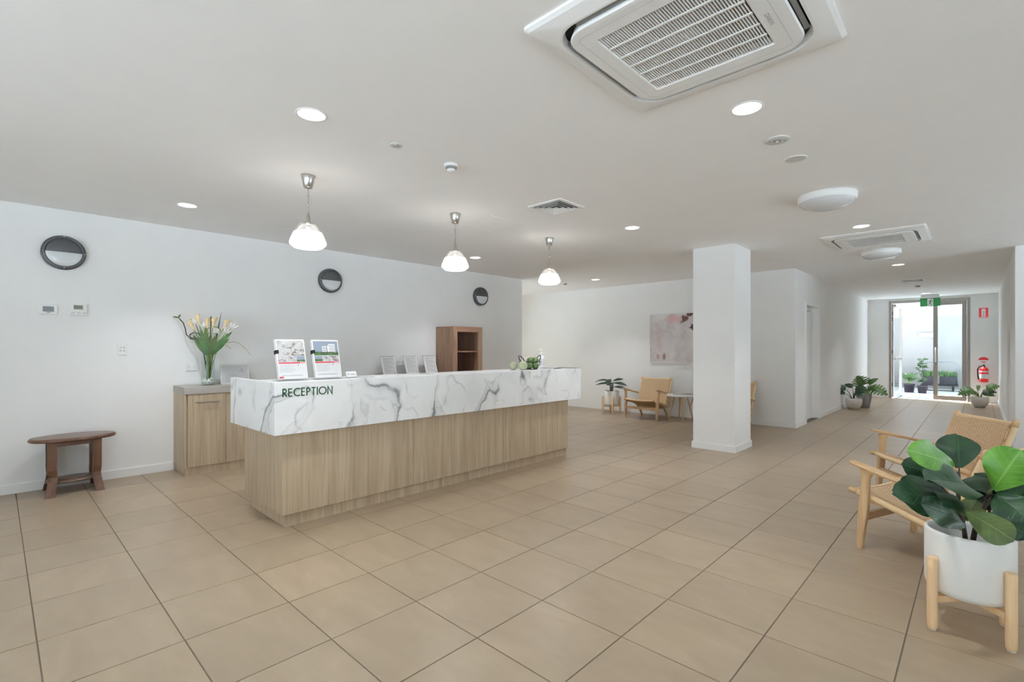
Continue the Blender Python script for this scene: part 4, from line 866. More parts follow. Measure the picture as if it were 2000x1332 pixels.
# ------------------------------------------------------------------ things on the reception desk
DZ = 1.046
def flyer(lab_h, lab_f, y, kind):
    tilt = 0.26; R_ = Matrix.Rotation(-tilt, 3, 'Y'); X0 = -3.605
    hl = thing('brochure_holder', lab_h, 'brochure holder', (X0, y, DZ), 0, 'clear brochure holders on the desk')
    def q(nm, mt_, par, x0, x1, y0, y1, z0, z1):
        mb = MB().box(x0, x1, y0, y1, z0, z1); mb.v = [tuple(R_ @ Vector(v)) for v in mb.v]; return mb.build(nm, mt_, par)
    q('back_plate', 'acrylic', hl, -0.034, -0.031, -0.112, 0.112, 0.012, 0.29); q('front_lip', 'acrylic', hl, 0.004, 0.007, -0.112, 0.112, 0.012, 0.13)
    q('side_plate', 'acrylic', hl, -0.0305, 0.0035, -0.112, -0.109, 0.012, 0.13); q('side_plate', 'acrylic', hl, -0.0305, 0.0035, 0.109, 0.112, 0.012, 0.13)
    MB().box(-0.13, 0.012, -0.112, 0.112, 0.0, 0.004).build('base_plate', 'acrylic', hl)
    fy = thing('flyer_stack', lab_f, 'flyers', (X0, y, DZ), 0, 'flyer stacks on the desk')
    q('paper_stack', 'paper', fy, -0.030, -0.0005, -0.105, 0.105, 0.016, 0.313); x1 = 0.0
    def pr(nm, mt_, y0, y1, z0, z1, lift=0.0): return q(nm, mt_, fy, x1, x1 + 0.0006 + lift, y0, y1, z0, z1)
    if kind == 0:
        ph = pr('main_photo', 'photo_room', -0.097, 0.097, 0.19, 0.302)
        for a in range(3): pr('small_photo', 'photo_sky' if a == 2 else 'photo_room', -0.097 + a * 0.0655, -0.035 + a * 0.0655, 0.143, 0.186)
        pr('photo_ground', 'photo_lawn', 0.034, 0.096, 0.1432, 0.158, 0.0004)
    else:
        pr('main_photo', 'photo_sky', -0.097, 0.097, 0.19, 0.302)
        pr('photo_ground', 'photo_lawn', -0.097, 0.097, 0.19, 0.218, 0.0003)
        for a, (y0, y1, z1) in enumerate(((-0.03, 0.005, 0.262), (0.012, 0.024, 0.268), (0.022, 0.075, 0.28))):
            b_ = pr('photo_building', 'white', y0, y1, 0.214, z1, 0.0005)
            if a != 1:
                for zz in range(5): pr('photo_balcony', 'inkd', y0 + 0.003, y1 - 0.002, 0.220 + zz * (z1 - 0.224) / 5, 0.2225 + zz * (z1 - 0.224) / 5, 0.0008)
        pr('photo_hedge', 'inkd', -0.04, 0.06, 0.209, 0.216, 0.0008)
        for a in range(3): pr('small_photo', ('photo_sky', 'photo_room', 'photo_room')[a], -0.097 + a * 0.0655, -0.035 + a * 0.0655, 0.143, 0.186)
        pr('photo_ground', 'photo_lawn', -0.096, -0.036, 0.1432, 0.160, 0.0004)
    pr('red_band', 'red', -0.097, 0.097, 0.130, 0.140)
    for a in range(3): pr('band_icon', 'paper', 0.058 + a * 0.013, 0.066 + a * 0.013, 0.1325, 0.1375, 0.0003)
    for a in range(6): pr('printed_line', 'inkl', -0.09, 0.02 - 0.012 * (a % 3), 0.116 - a * 0.010, 0.1185 - a * 0.010)
    pr('printed_mark', 'inkd', 0.04, 0.046, 0.113, 0.120)
    pr('printed_line', 'ink', -0.085, 0.07, 0.040, 0.0425)
    if kind == 0: pr('red_corner', 'red', -0.10, -0.07, 0.022, 0.034)
    q('binder_clip', 'void', fy, -0.032, 0.002, -0.109, -0.088, 0.205, 0.232)
flyer('clear holder with flyers at the near end of the desk', 'stack of flyers with an interior photo on top, near end of the desk', 1.497, 0)
flyer('clear holder with flyers right of the first one', 'stack of flyers with a building and lawn photo on top', 1.765, 1)
cdh = thing('card_holder', 'small clear holder with white business cards beside the flyers', 'card holder', (-3.66, 1.985, DZ), 0)
R_ = Matrix.Rotation(-0.5, 3, 'Y')
for nm, mt_, b in (('card_stack', 'paper', (-0.012, 0.0, -0.043, 0.043, 0.006, 0.058)), ('front_lip', 'acrylic', (0.001, 0.003, -0.047, 0.047, 0.002, 0.022)), ('printed_line', 'inkd', (0.0002, 0.0008, -0.03, -0.022, 0.030, 0.037)), ('printed_line', 'inkd', (0.0002, 0.0008, -0.012, 0.03, 0.030, 0.034))):
    mb = MB().box(*b); mb.v = [tuple(R_ @ Vector(v)) for v in mb.v]; mb.build(nm, mt_, cdh)
MB().box(-0.05, 0.012, -0.047, 0.047, 0.0, 0.003).build('base_plate', 'acrylic', cdh)

# wire basket of green fruit
KB = (-3.70, 4.19); bk = thing('wire_basket', 'round dark wire basket with two loop handles on the desk', 'basket', (KB[0], KB[1], DZ))
def ring(r, z, rad, n=28): return [(r * math.cos(2 * math.pi * i / n), r * math.sin(2 * math.pi * i / n), z) for i in range(n + 1)]
MB().lathe([(0.001, 0.001), (0.085, 0.0), (0.088, 0.004), (0.001, 0.005)], 28, cap0=False, cap1=False).build('tray', 'mesh', bk)
MB().tube(ring(0.128, 0.088, 0), 0.003, 6).build('rim', 'mesh', bk); MB().tube(ring(0.112, 0.05, 0), 0.0014, 5).tube(ring(0.098, 0.022, 0), 0.0014, 5).build('hoops', 'mesh', bk)
for k in range(22):
    a = 2 * math.pi * k / 22
    inst('wire', bpy.data.meshes.get('wire') or MB().tube([(0.088, 0, 0.003), (0.104, 0, 0.032), (0.128, 0, 0.088)], 0.0012, 5).mesh('wire', 'mesh'), bk, rot=(0, 0, a))
for s in (-1, 1):
    MB().tube([(-0.03, s * 0.122, 0.088), (-0.03, s * 0.150, 0.125), (-0.015, s * 0.172, 0.152), (0.015, s * 0.172, 0.152), (0.03, s * 0.150, 0.125), (0.03, s * 0.122, 0.088)], 0.0055, 8).build('handle', 'mesh', bk)
fr_ = [(-0.045, 0.03, 0.043), (0.04, 0.045, 0.042), (0.03, -0.045, 0.042), (-0.045, -0.045, 0.043), (0.0, 0.0, 0.098), (0.03, 0.055, 0.1), (-0.03, 0.07, 0.1)]
names = ['front left', 'front right', 'front middle', 'rear left', 'topmost', 'top right', 'top rear']
for k, (x, y, z) in enumerate(fr_):
    a = thing('green_apple', 'green apple among the fruit inside the wire basket', 'apple', (KB[0] + x, KB[1] + y, DZ + z - 0.036), 0, 'green apples in the basket')
    r = 0.036; prof = [(0.001, 0.010), (0.010, 0.003), (0.022, 0.001), (0.031, 0.014), (0.036, 0.036), (0.033, 0.054), (0.023, 0.067), (0.012, 0.069), (0.001, 0.060)]
    MB().lathe(prof, 18, cap0=False, cap1=False).build('flesh', 'apple', a); MB().tube([(0, 0, 0.06), (0.002, 0, 0.072), (0.005, 0.001, 0.079)], 0.0014, 5).build('stalk', 'stem', a)
for k, (x, y, r, lb) in enumerate(((-3.745, 3.965, 0.045, 'pale green decorative ball on the desk, left of two beside the basket'), (-3.62, 3.985, 0.05, 'pale green decorative ball on the desk touching the wire basket'))):
    tag(MB().ball((0, 0, r), r, 22, 14).build('decorative_ball', 'apple_p', None, (x, y, DZ)), lb, 'ornament', 'pale green balls')
sp_ = thing('pump_bottle', 'white hand sanitiser pump bottle behind the basket on the desk', 'bottle', (-3.875, 4.60, DZ))
MB().lathe([(0.034, 0), (0.037, 0.004), (0.037, 0.125), (0.033, 0.142), (0.015, 0.152), (0.015, 0.16)], 26).build('bottle_body', 'whitep', sp_)
MB().lathe([(0.019, 0.158), (0.019, 0.178), (0.010, 0.184), (0.006, 0.186), (0.006, 0.222)], 18).build('pump_collar', 'whitep', sp_)
MB().box(-0.011, 0.011, -0.055, 0.012, 0.220, 0.233, ch=0.003).build('nozzle', 'whitep', sp_)
MB().lathe([(0.0376, 0.03), (0.0376, 0.11)], 26, cap0=False, cap1=False).build('wrap_label', 'inkl', sp_)
for k, (x, y, rz, lb) in enumerate(((-3.67, 4.52, 0.15, 'open magazine lying on the desk beside the wire basket'), (-3.62, 4.785, -0.1, 'flat magazine lying at the far end of the desk'))):
    m_ = thing('magazine', lb, 'magazine', (x, y, DZ), rz, 'magazines on the desk')
    MB().grid([[(-0.10 + 0.2 * i, -0.13 + 0.26 * j / 8, 0.003 + 0.010 * abs(math.sin(math.pi * j / 8)) * (1 if k == 0 else 0.35)) for j in range(9)] for i in range(2)]).grid([[(0.10 - 0.2 * i, -0.13 + 0.26 * j / 8, 0.0005) for j in range(9)] for i in range(2)]).build('pages', 'paper', m_)
    MB().grid([[(-0.09 + 0.18 * i, -0.12 + 0.24 * j / 8, 0.0042 + 0.010 * abs(math.sin(math.pi * j / 8)) * (1 if k == 0 else 0.35)) for j in range(9)] for i in range(2)]).build('cover_print', 'ink', m_)

# ------------------------------------------------------------------ wall fittings
for y, lb in ((0.44, 'round charcoal half-shaded bulkhead light above the oval table'), (3.03, 'round charcoal half-shaded bulkhead light, middle of three'), (5.715, 'round charcoal half-shaded bulkhead light nearest the end of the wall')):
    b = thing('bulkhead_light', lb, 'wall light', (XL, y, 2.172), 0, 'bulkhead wall lights')
    R1 = 0.158
    MB().lathe([(R1 - 0.01, 0.001), (R1, 0.004), (R1, 0.03), (R1 - 0.006, 0.05), (R1 - 0.022, 0.062), (R1 - 0.030, 0.056), (R1 - 0.03, 0.03)], 48, axis='x', cap0=True, cap1=True).build('housing', 'bulkhead', b)
    # local disc axes: x out, lathe maps (r cos, r sin) to (y, z)
    rr = R1 - 0.028
    def cap(a0, a1, dome):
        rows = []
        for i in range(8):
            f_ = i / 7; row = []
            for j in range(25):
                an = math.radians(a0 + (a1 - a0) * j / 24); px_ = rr * math.cos(an); pz = rr * math.sin(an) * f_
                q = max(0.0, 1 - (px_ * px_ + pz * pz) / (rr * rr)); row.append((0.052 + dome * math.sqrt(q), px_, pz))
            rows.append(row)
        return rows
    MB().grid(cap(180, 0, 0.026)).build('eyelid_shade', 'bulkhead', b); MB().grid(cap(180, 360, 0.018)).build('diffuser', 'diffuser', b)
    for a in range(4): MB().lathe([(0.005, 0.0), (0.005, 0.003), (0.002, 0.005)], 8, (0.060, (R1 - 0.014) * math.cos(a * math.pi / 2), (R1 - 0.014) * math.sin(a * math.pi / 2)), 'x').build('screw', 'steel', b)
t = thing('thermostat', 'white wall controller with wide grey screen, left of two', 'thermostat', (XL, 0.336, 1.64), 0, 'wall controllers')
MB().box(0, 0.018, -0.062, 0.062, -0.045, 0.045, ch=0.004).build('casing', 'whitep', t); MB().box(0.018, 0.0186, -0.038, 0.038, -0.02, 0.028).build('screen', 'lcd', t); MB().box(0.018, 0.020, -0.012, 0.012, -0.030, -0.023).build('button', 'midgrey', t)
t = thing('thermostat', 'white wall controller with small olive screen and buttons, right of two', 'thermostat', (XL, 0.545, 1.648), 0, 'wall controllers')
MB().box(0, 0.02, -0.06, 0.06, -0.055, 0.055, ch=0.004).build('casing', 'whitep', t); MB().box(0.02, 0.0206, -0.036, 0.030, 0.004, 0.042).build('screen', 'lcd2', t)
for yb in (-0.04, 0.0, 0.04): MB().box(0.02, 0.0212, yb - 0.013, yb + 0.013, -0.040, -0.022).build('button', 'greyp', t)
t = thing('light_switch', 'white four-button switch plate on the left wall', 'switch', (XL, 0.872, 1.276))
MB().box(0, 0.010, -0.037, 0.037, -0.058, 0.058, ch=0.003).build('plate', 'whitep', t)
for yb in (-0.014, 0.014):
    for zb in (-0.016, 0.016): MB().lathe([(0.0085, 0.010), (0.008, 0.0125), (0.004, 0.0135)], 14, (0, yb, zb), 'x').build('button', 'greyp', t)
def outlet(y, z, lb):
    t = thing('power_outlet', lb, 'power outlet', (XL, y, z), 0, 'double power outlets')
    MB().box(0, 0.010, -0.058, 0.058, -0.037, 0.037, ch=0.003).build('plate', 'whitep', t)
    for s in (-1, 1):
        MB().box(0.010, 0.013, s * 0.03 - 0.007, s * 0.03 + 0.007, 0.010, 0.024).build('rocker', 'greyp', t)
        for dx, dz in ((-0.007, 0.0), (0.007, 0.0), (0, -0.016)): MB().box(0.010, 0.0106, s * 0.03 + dx - 0.0014, s * 0.03 + dx + 0.0014, dz - 0.008, dz).build('socket_slot', 'void', t)
outlet(1.47, 1.08, 'white double power outlet left of the flower vase'); outlet(1.80, 1.08, 'white double power outlet behind the certificate frame'); outlet(4.12, 1.072, 'white double power outlet behind the document stands')

# ------------------------------------------------------------------ ceiling fittings
DL = [(-2.675, 1.205, 'large bright recessed downlight over the floor before the near end of the desk'), (-0.905, 2.79, 'bright recessed downlight just beyond the big ceiling cassette'), (-5.18, 1.195, 'recessed downlight over the credenza near the left wall'), (-2.69, 4.70, 'recessed downlight between the square vent and the column'),
      (-0.90, 6.31, 'recessed downlight just in front of the small hall cassette'), (-0.90, 9.59, 'recessed downlight beyond the hall cassette'), (-5.185, 4.70, 'recessed downlight beside the middle pendant lamp'), (-5.20, 7.74, 'recessed downlight near the back wall ceiling'),
      (-0.89, 12.23, 'recessed downlight just behind the far hall vent'), (-0.89, 15.0, 'recessed downlight just above the exit sign')]
rim = MB().lathe([(0.070, 0.0), (0.072, -0.003), (0.080, -0.004), (0.084, -0.001), (0.084, 0.0)], 36, cap0=False, cap1=False).mesh('rim', 'whitep')
lens = MB().lathe([(0.0705, -0.0015), (0.04, -0.002), (0.001, -0.002)], 36, cap0=False, cap1=False).mesh('lens', 'lens')
for m_ in (lens,): m_.flip_normals()
ld = bpy.data.lights.new('downlight_beam', 'AREA'); ld.shape = 'DISK'; ld.size = 0.13; ld.energy = DOWN_W; ld.color = (0.95, 0.98, 1.03); ld.spread = math.radians(100)
for x, y, lb in DL:
    t = thing('downlight', lb, 'downlight', (x, y, H), 0, 'recessed ceiling downlights'); inst('rim', rim, t); inst('lens', lens, t)
    o = bpy.data.objects.new('downlight_beam', ld); col.objects.link(o); o.parent = t; o.location = (0, 0, -0.006)
# pendants over the desk
pd = thing('pendant_lamp', 'glass pendant lamp over the near end of the desk, largest of three', 'pendant lamp', (-3.64, 1.614, H), 0, 'glass pendant lamps')
MB().lathe([(0.050, 0.0), (0.051, -0.004), (0.032, -0.088), (0.026, -0.093), (0.004, -0.095)], 32).build('ceiling_cup', 'steel', pd)
MB().tube([(0.003, 0, -0.09), (0.003, 0, -0.28)], 0.0016, 6).tube([(-0.004, 0.002, -0.09), (-0.004, 0.002, -0.28)], 0.0022, 6).build('cable', 'midgrey', pd)
for z in (-0.150, -0.222): MB().lathe([(0.004, z - 0.004), (0.011, z - 0.003), (0.011, z + 0.003), (0.004, z + 0.004)], 12).build('cable_clip', 'steel', pd)
MB().lathe([(0.022, -0.372), (0.020, -0.35), (0.006, -0.275), (0.003, -0.265)], 20).build('cone_hanger', 'satin', pd)
gp = [(0.040, -0.352), (0.056, -0.358), (0.074, -0.374), (0.090, -0.400), (0.0995, -0.426)]
MB().lathe(gp, 40, cap0=False, cap1=False).build('shade_top', 'shadeglass', pd)
MB().lathe([(0.100, -0.4265), (0.113, -0.455), (0.125, -0.486), (0.130, -0.503), (0.129, -0.512), (0.121, -0.522), (0.102, -0.538), (0.096, -0.541), (0.03, -0.534), (0.001, -0.534)], 40, cap0=False, cap1=False).build('shade_band', 'shade', pd)
MB().lathe([(0.018, -0.355), (0.018, -0.40), (0.028, -0.41), (0.024, -0.44)], 18).build('lamp_socket', 'white', pd)
pl_ = bpy.data.lights.new('pendant_beam', 'AREA'); pl_.shape = 'DISK'; pl_.size = 0.18; pl_.energy = PEND_W; pl_.color = (0.95, 0.98, 1.03)
o = bpy.data.objects.new('pendant_beam', pl_); col.objects.link(o); o.parent = pd; o.location = (0, 0, -0.548)
for y, lb in ((3.04, 'glass pendant lamp over the middle of the desk'), (4.466, 'glass pendant lamp over the far end of the desk, smallest of three')):
    q = copy_tree(pd); q.location.y = y; q['label'] = lb

# cassette air conditioners
def rrect(hx, hy, r, n=8):
    pts = []
    for cx, cy_, a0 in ((hx - r, hy - r, 0), (-hx + r, hy - r, 90), (-hx + r, -hy + r, 180), (hx - r, -hy + r, 270)):
        for i in range(n + 1): a = math.radians(a0 + 90 * i / n); pts.append((cx + r * math.cos(a), cy_ + r * math.sin(a)))
    return pts
def annulus(mb, rings_, smooth=False):
    n = len(rings_[0][0]); vs = [(p[0], p[1], z) for pts, z in rings_ for p in pts]; fs = []
    for k in range(len(rings_) - 1):
        for i in range(n): j = (i + 1) % n; fs.append((k * n + i, k * n + j, k * n + n + j, k * n + n + i))
    mb.add(vs, fs, smooth); return mb
def cassette(lb, x, y, near):
    t = thing('ceiling_cassette', lb, 'air conditioner', (x, y, H), 0, 'ceiling cassette air conditioners')
    q0 = 0.475
    annulus(MB(), [(rrect(q0, q0, 0.02), 0.0), (rrect(q0, q0, 0.02), -0.010), (rrect(q0 - 0.015, q0 - 0.015, 0.02), -0.020), (rrect(0.405, 0.405, 0.13), -0.034), (rrect(0.395, 0.395, 0.125), -0.034), (rrect(0.385, 0.385, 0.12), 0.0)]).build('outer_panel', 'whitep', t)
    annulus(MB(), [(rrect(0.40, 0.40, 0.12), -0.002), (rrect(0.05, 0.05, 0.02), -0.002)]).build('air_slot', 'void', t)  # black sheet, paints the shade of the hollow behind slot and grille
    inner = MB(); annulus(inner, [(rrect(0.355, 0.355, 0.10), -0.004), (rrect(0.365, 0.365, 0.105), -0.036), (rrect(0.360, 0.360, 0.10), -0.042), (rrect(0.345, 0.345, 0.09), -0.043), (rrect(0.262, 0.262, 0.006), -0.0435), (rrect(0.255, 0.255, 0.006), -0.036), (rrect(0.255, 0.255, 0.006), -0.012)]); inner.build('inner_panel', 'whitep', t)
    annulus(MB(), [(rrect(0.318, 0.318, 0.03), -0.0440), (rrect(0.3155, 0.3155, 0.029), -0.0440)]).build('grille_seam', 'greyp', t)
    for k in range(4):
        a = k * math.pi / 2
        lv = MB().box(-0.27, 0.27, 0.366, 0.3845, -0.026, -0.022).build('louvre_blade', 'midgrey', t); lv.rotation_euler = (0, 0, a)
        for s in (-1, 1):
            ce = MB().prism([(s * 0.27, 0.36, -0.018), (s * 0.285, 0.36, -0.018), (s * 0.285, 0.392, -0.018), (s * 0.27, 0.392, -0.018)], (0, 0, 0.014)).build('slot_end', 'midgrey', t); ce.rotation_euler = (0, 0, a)
    ns = 46
    if near:
        sm = MB().box(-0.0025, 0.0025, -0.255, 0.255, -0.040, -0.033).mesh('slat', 'whitep')
        for k in range(ns): inst('slat', sm, t, (-0.2475 + 0.495 * k / (ns - 1), 0, 0))
    else:
        mb = MB()
        for k in range(ns): xx = -0.2475 + 0.495 * k / (ns - 1); mb.box(xx - 0.0025, xx + 0.0025, -0.255, 0.255, -0.040, -0.033)
        mb.build('slats', 'whitep', t)['kind'] = 'stuff'
    for k in range(6):
        yy_ = -0.255 + 0.51 * (k + 0.5) / 6 + 0.0425 if k < 5 else 10
        if k < 5: MB().box(-0.255, 0.255, -0.17 + 0.085 * k - 0.005, -0.17 + 0.085 * k + 0.005, -0.0435, -0.0405).build('grille_rib', 'whitep', t)
    return t
ac = cassette('large ceiling cassette air conditioner with slatted grille at the top of the picture', -0.866, 1.945, True)
tc = bpy.data.curves.new('logo_text', 'FONT'); tc.body = 'DAIKIN'; tc.size = 0.024; tc.align_x = 'CENTER'; tc.align_y = 'CENTER'
to = bpy.data.objects.new('tmp', tc); me = bpy.data.meshes.new_from_object(to); bpy.data.objects.remove(to); me.materials.clear(); me.materials.append(M('ink')); me.name = 'logo'
lg = inst('logo', me, ac, (0.29, 0.08, -0.0445), (math.pi, 0, math.pi / 2))
cassette('smaller looking ceiling cassette air conditioner at the hall entrance', -0.872, 7.09, False)
# square supply vents
def vent(lb, x, y, a):
    t = thing('ceiling_vent', lb, 'ceiling vent', (x, y, H), 0, 'square ceiling vents')
    annulus(MB(), [(rrect(a, a, 0.004, 1), 0.0), (rrect(a, a, 0.004, 1), -0.008), (rrect(a - 0.03, a - 0.03, 0.004, 1), -0.012), (rrect(a - 0.034, a - 0.034, 0.004, 1), 0.0)]).build('outer_frame', 'whitep', t)
    MB().box(-a + 0.035, a - 0.035, -a + 0.035, a - 0.035, -0.002, -0.001).build('duct_void', 'void', t)  # flat black sheet in place of the shade up inside the duct
    for k in range(3):
        r = a - 0.038 - k * 0.036
        annulus(MB(), [(rrect(r - 0.020, r - 0.020, 0.003, 1), -0.003), (rrect(r - 0.023, r - 0.023, 0.003, 1), -0.003), (rrect(r - 0.003, r - 0.003, 0.003, 1), -0.021), (rrect(r, r, 0.003, 1), -0.021), (rrect(r - 0.020, r - 0.020, 0.003, 1), -0.003)]).build('vane', 'whitep', t)
    MB().box(-0.022, 0.022, -0.022, 0.022, -0.018, -0.014).build('centre_plate', 'whitep', t)
vent('square white ceiling vent with stepped vanes over the desk front', -2.79, 3.52, 0.185); vent('square white ceiling vent deep inside the hall', -0.91, 11.98, 0.185)
# oyster lights
def oyster(lb, x, y):
    t = thing('oyster_light', lb, 'ceiling light', (x, y, H), 0, 'unlit dome ceiling lights')
    MB().lathe([(0.212, 0.0), (0.216, -0.006), (0.214, -0.045), (0.205, -0.055)], 48, cap1=False).build('base_ring', 'whitep', t)
    MB().lathe([(0.205, -0.050), (0.203, -0.058), (0.18, -0.082), (0.13, -0.103), (0.07, -0.113), (0.001, -0.116)], 48, cap0=False, cap1=False).build('diffuser', 'diffuser', t)
oyster('large unlit white dome light between the two ceiling cassettes', -0.93, 4.84); oyster('unlit white dome light just behind the hall cassette', -0.935, 8.07)
# detectors and discs
def detector(lb, x, y, s=1.0):
    t = thing('smoke_detector', lb, 'smoke detector', (x, y, H), 0, 'smoke detectors')
    MB().lathe([(0.050 * s, 0.0), (0.050 * s, -0.016 * s), (0.046 * s, -0.020 * s)], 28).build('base_plate', 'whitep', t)
    MB().lathe([(0.040 * s, -0.0205 * s), (0.036 * s, -0.034 * s)], 24).build('sensing_slots', 'midgrey', t)
    MB().lathe([(0.030 * s, -0.0345 * s), (0.030 * s, -0.040 * s), (0.024 * s, -0.048 * s), (0.001, -0.050 * s)], 24, cap1=False).build('cap', 'whitep', t)
detector('white smoke detector above the desk, largest one', -2.69, 2.21); detector('small white smoke detector near the back wall ceiling', -5.92, 7.75, 0.9); detector('small smoke detector on the hall ceiling past the far vent', -0.90, 12.95)
t = thing('ceiling_disc', 'small flat white disc on the ceiling left of the smoke detector', 'sensor', (-2.68, 1.75, H)); MB().lathe([(0.038, 0.0), (0.038, -0.004), (0.034, -0.007), (0.001, -0.007)], 28, cap1=False).build('cover', 'greyp', t); MB().lathe([(0.012, -0.0072), (0.008, -0.012), (0.001, -0.013)], 14, cap1=False).build('nozzle', 'satin', t)
t = thing('emergency_light', 'round grey emergency light disc beyond the bright downlight', 'emergency light', (-0.905, 3.34, H)); MB().lathe([(0.07, 0.0), (0.07, -0.003), (0.066, -0.006), (0.03, -0.006)], 36).build('plate', 'greyp', t)
MB().lathe([(0.026, -0.0061), (0.022, -0.010), (0.012, -0.010)], 24).build('bezel', 'satin', t); MB().lathe([(0.010, -0.0102), (0.007, -0.016), (0.001, -0.018)], 16, cap1=False).build('lamp', 'diffuser', t)
for a in (0.6, 3.7): MB().lathe([(0.006, -0.0062), (0.005, -0.008)], 10, (0.045 * math.cos(a), 0.045 * math.sin(a), 0)).build('indicator', 'midgrey', t)
t = thing('ceiling_speaker', 'flat round white ceiling speaker before the dome light', 'speaker', (-0.905, 3.76, H)); MB().lathe([(0.072, 0.0), (0.072, -0.004), (0.064, -0.006), (0.060, -0.004)], 36).build('ring', 'whitep', t); MB().lathe([(0.060, -0.0041), (0.001, -0.005)], 36, cap0=False, cap1=False).build('grille', 'greyp', t)
t = thing('ceiling_speaker', 'small flat disc on the hall ceiling just before the exit sign', 'speaker', (-0.89, 13.6, H)); MB().lathe([(0.072, 0.0), (0.072, -0.004), (0.064, -0.006)], 30).build('ring', 'whitep', t)
t = thing('ceiling_sensor', 'tiny white sensor on the ceiling behind the hall dome light', 'sensor', (-0.885, 8.84, H)); MB().lathe([(0.03, 0.0), (0.03, -0.01), (0.02, -0.02), (0.001, -0.022)], 20, cap1=False).build('cover', 'greyp', t)
# flush access panels
for x0, x1, y0, y1, lb in ((-0.40, 0.11, 7.75, 8.35, 'flush white access panel in the ceiling right of the hall cassette'), (-3.93, -3.43, 3.305, 3.805, 'flush white access panel in the ceiling by the middle pendant')):
    t = thing('access_panel', lb, 'access panel', ((x0 + x1) / 2, (y0 + y1) / 2, H)); a, b = (x1 - x0) / 2, (y1 - y0) / 2
    annulus(MB(), [(rrect(a, b, 0.002, 1), 0.0), (rrect(a, b, 0.002, 1), -0.0015), (rrect(a - 0.012, b - 0.012, 0.002, 1), -0.0015), (rrect(a - 0.012, b - 0.012, 0.002, 1), 0.0)]).build('frame', 'ceil', t)
    MB().box(-a + 0.014, a - 0.014, -b + 0.014, b - 0.014, -0.001, 0.0).build('hatch', 'ceil', t)

# ------------------------------------------------------------------ exit sign, fire extinguisher
t = thing('exit_sign', 'green exit sign with white running figure hung from the hall ceiling', 'exit sign', (-0.845, 15.5, 2.40))
MB().box(-0.185, 0.185, -0.012, 0.012, -0.098, 0.098, ch=0.002).build('panel', 'green_exit', t)
MB().box(-0.19, 0.19, -0.014, 0.014, 0.0985, 0.118).build('top_housing', 'whitep', t); MB().box(-0.17, 0.17, -0.02, 0.02, 0.118, H - 2.40).build('ceiling_mount', 'whitep', t)
wp = MB().box(-0.052, 0.058, -0.0128, -0.0121, -0.085, 0.085).build('doorway_symbol', 'white', t)
fig_ = MB(); FY = -0.0129
def limb(pts, w):
    pts = [Vector((p[0], p[1])) for p in pts]
    for a, b in zip(pts, pts[1:]):
        d = (b - a).normalized(); n = Vector((-d.y, d.x)) * w / 2; a2, b2 = a - d * w * 0.3, b + d * w * 0.3
        fig_.add([(a2.x - n.x, FY, a2.y - n.y), (b2.x - n.x, FY, b2.y - n.y), (b2.x + n.x, FY, b2.y + n.y), (a2.x + n.x, FY, a2.y + n.y)], [(0, 1, 2, 3)])
limb([(0.012, 0.034), (-0.004, -0.012)], 0.026); limb([(0.012, 0.036), (-0.024, 0.030), (-0.036, 0.006)], 0.011); limb([(0.014, 0.032), (0.030, 0.012), (0.046, 0.022)], 0.011)
limb([(-0.006, -0.016), (0.020, -0.034), (0.016, -0.070)], 0.014); limb([(-0.006, -0.016), (-0.024, -0.046), (-0.050, -0.052)], 0.014)
n = 14; fig_.add([(0.022 + 0.013 * math.cos(2 * math.pi * i / n), FY, 0.062 + 0.013 * math.sin(2 * math.pi * i / n)) for i in range(n)], [tuple(range(n))])
fig_.build('running_figure', 'green_exit', t)
t = thing('fire_sign', 'red and white fire extinguisher sign high on the hall end wall', 'sign', (0.085, YE, 2.125))
MB().box(-0.08, 0.08, -0.004, 0, -0.12, 0.12).build('plate', 'signred', t); MB().box(-0.035, 0.033, -0.0046, -0.004, -0.085, 0.10).build('white_panel', 'white', t)
MB().prism([(-0.014, -0.0048, -0.07), (0.014, -0.0048, -0.07), (0.014, -0.0048, 0.035), (0.006, -0.0048, 0.05), (-0.006, -0.0048, 0.05), (-0.014, -0.0048, 0.035)], (0, 0.0001, 0)).build('extinguisher_symbol', 'inkl', t)
MB().box(-0.075, 0.075, -0.0046, -0.004, -0.112, -0.098).build('caption_strip', 'white', t)
t = thing('extinguisher_plate', 'white plate with a red arc above the fire extinguisher', 'sign', (0.085, YE, 1.03))
MB().box(-0.11, 0.11, -0.003, 0, -0.10, 0.085).build('plate', 'white', t)
MB().prism([(0.09 * math.cos(math.radians(a)), -0.0036, -0.02 + 0.075 * math.sin(math.radians(a))) for a in range(0, 181, 12)], (0, 0.0005, 0)).build('red_arc', 'signred', t)
MB().prism([(0.05 * math.cos(math.radians(a)), -0.0036, -0.055 - 0.022 * math.sin(math.radians(a))) for a in range(180, -1, -15)], (0, 0.0005, 0)).build('red_arc', 'signred', t)
t = thing('fire_extinguisher', 'red fire extinguisher hanging on the hall end wall', 'fire extinguisher', (0.09, YE - 0.095, 0.495))
MB().lathe([(0.07, 0.0), (0.078, 0.006), (0.08, 0.02), (0.08, 0.29), (0.068, 0.325), (0.035, 0.348), (0.026, 0.352), (0.026, 0.37)], 28).build('cylinder', 'extred', t)
MB().lathe([(0.0808, 0.085), (0.0808, 0.19)], 28, cap0=False, cap1=False).build('instruction_label', 'inkl', t); MB().lathe([(0.0808, 0.235), (0.0808, 0.262)], 28, cap0=False, cap1=False).build('white_band', 'white', t)
MB().box(-0.02, 0.02, -0.02, 0.02, 0.37, 0.40).box(-0.012, 0.012, -0.10, 0.03, 0.402, 0.412).box(-0.012, 0.012, -0.09, 0.02, 0.425, 0.433).build('valve_handle', 'frame_dk', t)
